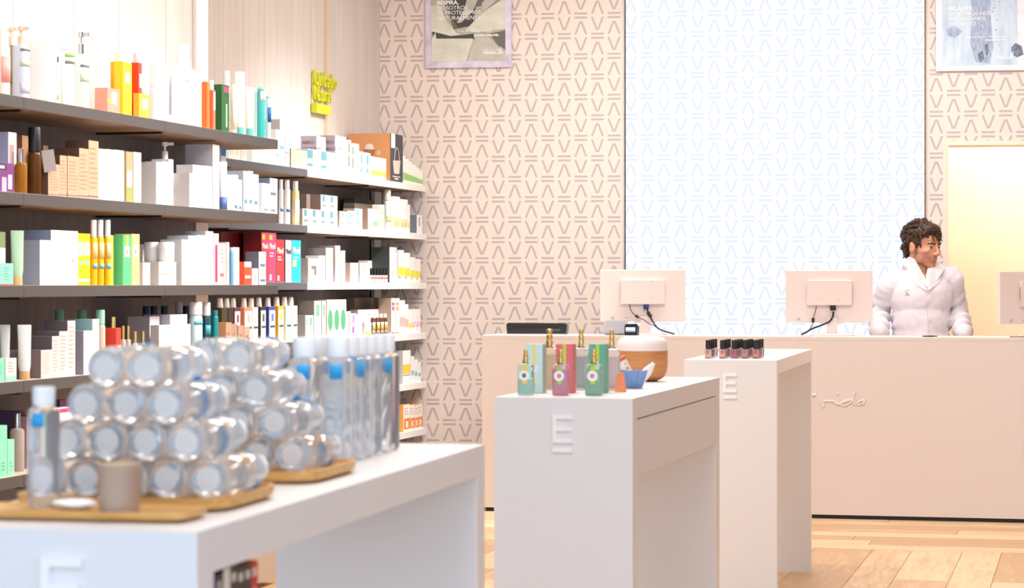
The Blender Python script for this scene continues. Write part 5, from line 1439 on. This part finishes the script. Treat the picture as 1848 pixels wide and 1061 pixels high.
while nape < 110:
    d_ = Vector((RH.gauss(0, 1), -abs(RH.gauss(0, 1)), RH.gauss(0, 1))).normalized()
    p = Vector((d_.x * .066, -.058 + d_.y * .052, d_.z * .066))
    if p.z > .03 or p.z < -.062 or (p.y > -.062 and p.z < -.01): continue
    nrm = Vector((d_.x / .066, d_.y / .052, d_.z / .066)).normalized(); L = RH.uniform(.03, .05)
    out = nrm * RH.uniform(.008, .022); sw = Vector((RH.uniform(-.5, .5), -.15, -1)).normalized()
    pts = [hp(*(p - nrm * .006 + sw * L * f * (1 - .25 * f) + out * f ** 2.2 + nrm * .007 * math.sin(math.pi * f))) for f in (0, .2, .4, .6, .8, 1)]
    rr = RH.uniform(.0048, .0074) * HS; f0 = len(bm.faces); tube_bm(bm, pts, [rr * .7, rr, rr, rr * .85, rr * .6, rr * .2], 6)
    bm.faces.ensure_lookup_table(); mi = 1 if RH.random() < .25 else 0
    for f in bm.faces[f0:]: f.material_index = mi
    nape += 1
for (x, y, z, L, s) in [(x, .058 - abs(x) * .35, .083 - abs(x) * .1, .04, 1) for x in (-.05, -.038, -.026, -.014, -.002, .01, .022, .034, .046)]:
    pts = [hp(x + s * .012 * math.sin(f * 3), y + .022 * math.sin(f * 2.6), z + .014 * math.sin(f * 3.1) - .030 * f * f) for f in (0, .25, .5, .75, 1)]
    tube_bm(bm, pts, [.007, .009, .0085, .006, .002], 6)
locks = link('locks', bm, (HAIR, HAIR2), hc, smooth=True); locks['kind'] = 'stuff'

# lab coat
bm = bmesh.new()
ell(bm, man_pt(1662, 536, .0), (.188, .128, .175), sub=4); ell(bm, man_pt(1662, 580, 0), (.172, .125, .22), sub=4); ell(bm, man_pt(1661, 625, 0), (.176, .128, .25), sub=4)
capsule(bm, man_pt(1661, 640, 0), .155, man_pt(1661, 690, 0), .165)
ell(bm, man_pt(1658, 494, .015), (.135, .092, .062), sub=3)
for S_, E_, W_, s in ((SL, EL, WL, -1), (SR, ER, WR, 1)):
    capsule(bm, S_ + Vector((-s * .03, 0, .012)), .075, S_ + Vector((s * .012, .005, -.012)), .070)
    chain(bm, [S_ + Vector((s * .008, 0, -.01)), E_ + Vector((0, 0, .0)), W_ + Vector((s * .002, 0, .005))], [.072, .062, .053])
capsule(bm, nb + Vector((-.03, .0, -.03)), .075, SL + Vector((.0, 0, .02)), .060); capsule(bm, nb + Vector((.03, 0, -.03)), .075, SR + Vector((.0, 0, .02)), .060)
COAT = mat((226, 220, 228), .75)
coat = remesh('lab_coat', bm, .0058, 6, (COAT,)); coat.parent = man
me = coat.data; disp = []
def seg_t(c, a, b):
    ab = b - a; t = max(0, min(1, (c - a).dot(ab) / ab.length_squared)); return t, (c - (a + ab * t)).length
for v in me.vertices:
    c = v.co; amt = 0
    for S_, E_, W_ in ((SL, EL, WL), (SR, ER, WR)):
        t1_, d1_ = seg_t(c, S_, E_); t2_, d2_ = seg_t(c, E_, W_)
        if min(d1_, d2_) < .085:
            if d2_ < d1_: amt += .0085 * math.sin(t2_ * 23 + c.x * 38 + 2.5 * noise.noise(c * 9)) * min(1, t2_ * 3 + .3)
            else: amt += .006 * max(0, t1_ - .1) * math.sin(t1_ * 17 + c.x * 44 + 3 * noise.noise(c * 8))
    amt += .0055 * noise.noise(Vector((c.x * 11 + c.z * 5, c.y * 8, c.z * 6 - c.x * 6))) + .0025 * noise.noise(c * 26)
    disp.append(amt)
nrm_ = [v.normal.copy() for v in me.vertices]
for v, a, n_ in zip(me.vertices, disp, nrm_): v.co += n_ * a
# the open neck: V down to the top button
vz0 = man_pt(0, 512).z; vx0 = man_pt(1667, 0).x
b3 = bmesh.new(); b3.from_mesh(me)
kill = []
for f in b3.faces:
    c = f.calc_center_median(); k_ = c.z - vz0
    xc = vx0 - .35 * max(0, k_) * .4
    if c.y < .03 and k_ > 0 and abs(c.x - xc) < k_ * .36: kill.append(f)
    elif c.z > nb.z - .03 and (c.x - nb.x) ** 2 + (c.y - .012) ** 2 < .073 ** 2: kill.append(f)
bmesh.ops.delete(b3, geom=kill, context='FACES'); b3.to_mesh(me); b3.free()
sd_ = coat.modifiers.new('thick', 'SOLIDIFY'); sd_.thickness = .003; sd_.offset = -1
from mathutils.bvhtree import BVHTree
bt = BVHTree.FromPolygons([v.co[:] for v in me.vertices], [p.vertices[:] for p in me.polygons])


def on_coat(x, z, off=.004):
    h = bt.ray_cast(Vector((x, -.6, z)), Vector((0, 1, 0)))
    return Vector((x, (h[0].y if h[0] else -.06) - off, z))


def patch(name, outline, m, off, parent=man, thick=.0035, fallback=None):
    """cloth piece laid on the front of the coat along a closed outline of picture points"""
    bm = bmesh.new(); pts = []
    for u, v, *yy in outline:
        q = man_pt(u, v); pts.append(Vector((q.x, yy[0], q.z)) if yy else on_coat(q.x, q.z, off))
    A = [bm.verts.new(p) for p in pts]; B = [bm.verts.new(p + Vector((0, thick, 0))) for p in pts]
    bm.faces.new(A); bm.faces.new(B[::-1])
    for i in range(len(A)): bm.faces.new((A[i], A[(i + 1) % len(A)], B[(i + 1) % len(A)], B[i]))
    bmesh.ops.triangulate(bm, faces=[f for f in bm.faces if len(f.verts) > 4])
    return link(name, bm, m, parent)


LAP = mat((226, 220, 226), .75)
patch('lapel', [(1640, 463, -.03), (1646, 470, -.075), (1652, 492, -.105), (1660, 506, -.118), (1666.5, 524, -.135), (1663, 524, -.134), (1650, 515), (1634, 502), (1637, 487), (1625, 486), (1627, 478, -.06), (1633, 467, -.03)], LAP, .005)
patch('lapel', [(1689, 472, -.02), (1679, 477, -.075), (1672, 492, -.105), (1668, 506, -.120), (1667, 524, -.136), (1672, 522, -.135), (1690, 510), (1697, 496), (1693, 489), (1702, 484, -.07), (1696, 474, -.03)], LAP, .005)
# collar band round the back of the neck
bm = bmesh.new(); A = []; B = []
for i in range(15):
    a = math.radians(-20 + 220 * i / 14); c_, s_ = math.cos(a), math.sin(a)
    A.append(bm.verts.new(nb + Vector((.088 * c_, .012 + .075 * s_, .0)))); B.append(bm.verts.new(nb + Vector((.078 * c_, .006 + .068 * s_, .052 + .022 * max(0, s_)))))
for i in range(14): bm.faces.new((A[i], A[i + 1], B[i + 1], B[i]))
cb = link('collar', bm, LAP, man, smooth=True); s_ = cb.modifiers.new('thick', 'SOLIDIFY'); s_.thickness = .004
# shirt edge inside the V
SHIRT = mat((246, 240, 236), .7); DOT = mat((110, 96, 100), .7)
sh = patch('shirt', [(1641, 464, -.045), (1646, 478, -.088), (1654, 496, -.112), (1665, 517, -.128), (1668.5, 512, -.122), (1663, 500, -.108), (1655, 484, -.090), (1648, 468, -.060)], SHIRT, .002)
patch('shirt', [(1677, 476, -.05), (1675, 490, -.10), (1671, 506, -.122), (1667, 519, -.130), (1664.5, 512, -.122), (1666, 498, -.105), (1671, 482, -.065)], SHIRT, .002)
for u, v, y in ((1646, 472, -.078), (1649.5, 480, -.096), (1653, 487, -.106), (1656, 493, -.115), (1672, 486, -.09), (1671, 493, -.108), (1669, 500, -.12)):
    q = man_pt(u, v); boxo('dot', q.x - .0018, q.x + .0018, y - .004, y - .001, q.z - .0022, q.z + .0022, DOT, sh)
# chest emblem, buttons, pocket
for st in ([(1628.5, 523), (1630.5, 530), (1632.3, 530)], [(1634, 521), (1632.2, 530)], [(1629, 532.3), (1636, 531.6)]):
    pts = [on_coat(man_pt(u, v).x, man_pt(u, v).z, .0008) for u, v in st]; tubeo('emblem', pts, .0011, mat((70, 66, 80), .6), coat, 6)
for u, v in ((1664.5, 515), (1672, 577)):
    q = on_coat(man_pt(u, v).x, man_pt(u, v).z, .001); bm = bmesh.new(); lathe(bm, [(0, 0), (.006, 0), (.0055, .003), (0, .003)], 12); link('button', bm, mat((214, 204, 206), .4), coat, loc=q, rot=(math.pi / 2, 0, 0))
def seam(l, r=.0015): tubeo('seam', smooth_path([on_coat(man_pt(u, v).x, man_pt(u, v).z, .0004) for u, v in l], 4), r, mat((212, 200, 208), .8), coat, 5)
seam([(1667, 522), (1666, 545), (1668, 575), (1669, 604)]); seam([(1699, 525), (1716, 526), (1714, 545), (1711, 563), (1697, 562), (1699, 525)])
seam([(1606, 497), (1604, 512), (1606, 535), (1607, 552)]); seam([(1721, 488), (1719, 505), (1720, 530), (1717, 555)])
# trousers and shoes below the counter
bm = bmesh.new()
for s in (-1, 1): chain(bm, [Vector((s * .085, 0, .82)), Vector((s * .09, -.01, .48)), Vector((s * .095, .02, .10))], [.105, .078, .066])
tr_ = remesh('trousers', bm, .012, 4, (mat((60, 66, 84), .8),)); tr_.parent = man
for s in (-1, 1):
    bm = bmesh.new(); ell(bm, Vector((s * .105, -.05, .045)), (.052, .15, .044)); link('shoe', bm, BLACK, man, smooth=True)
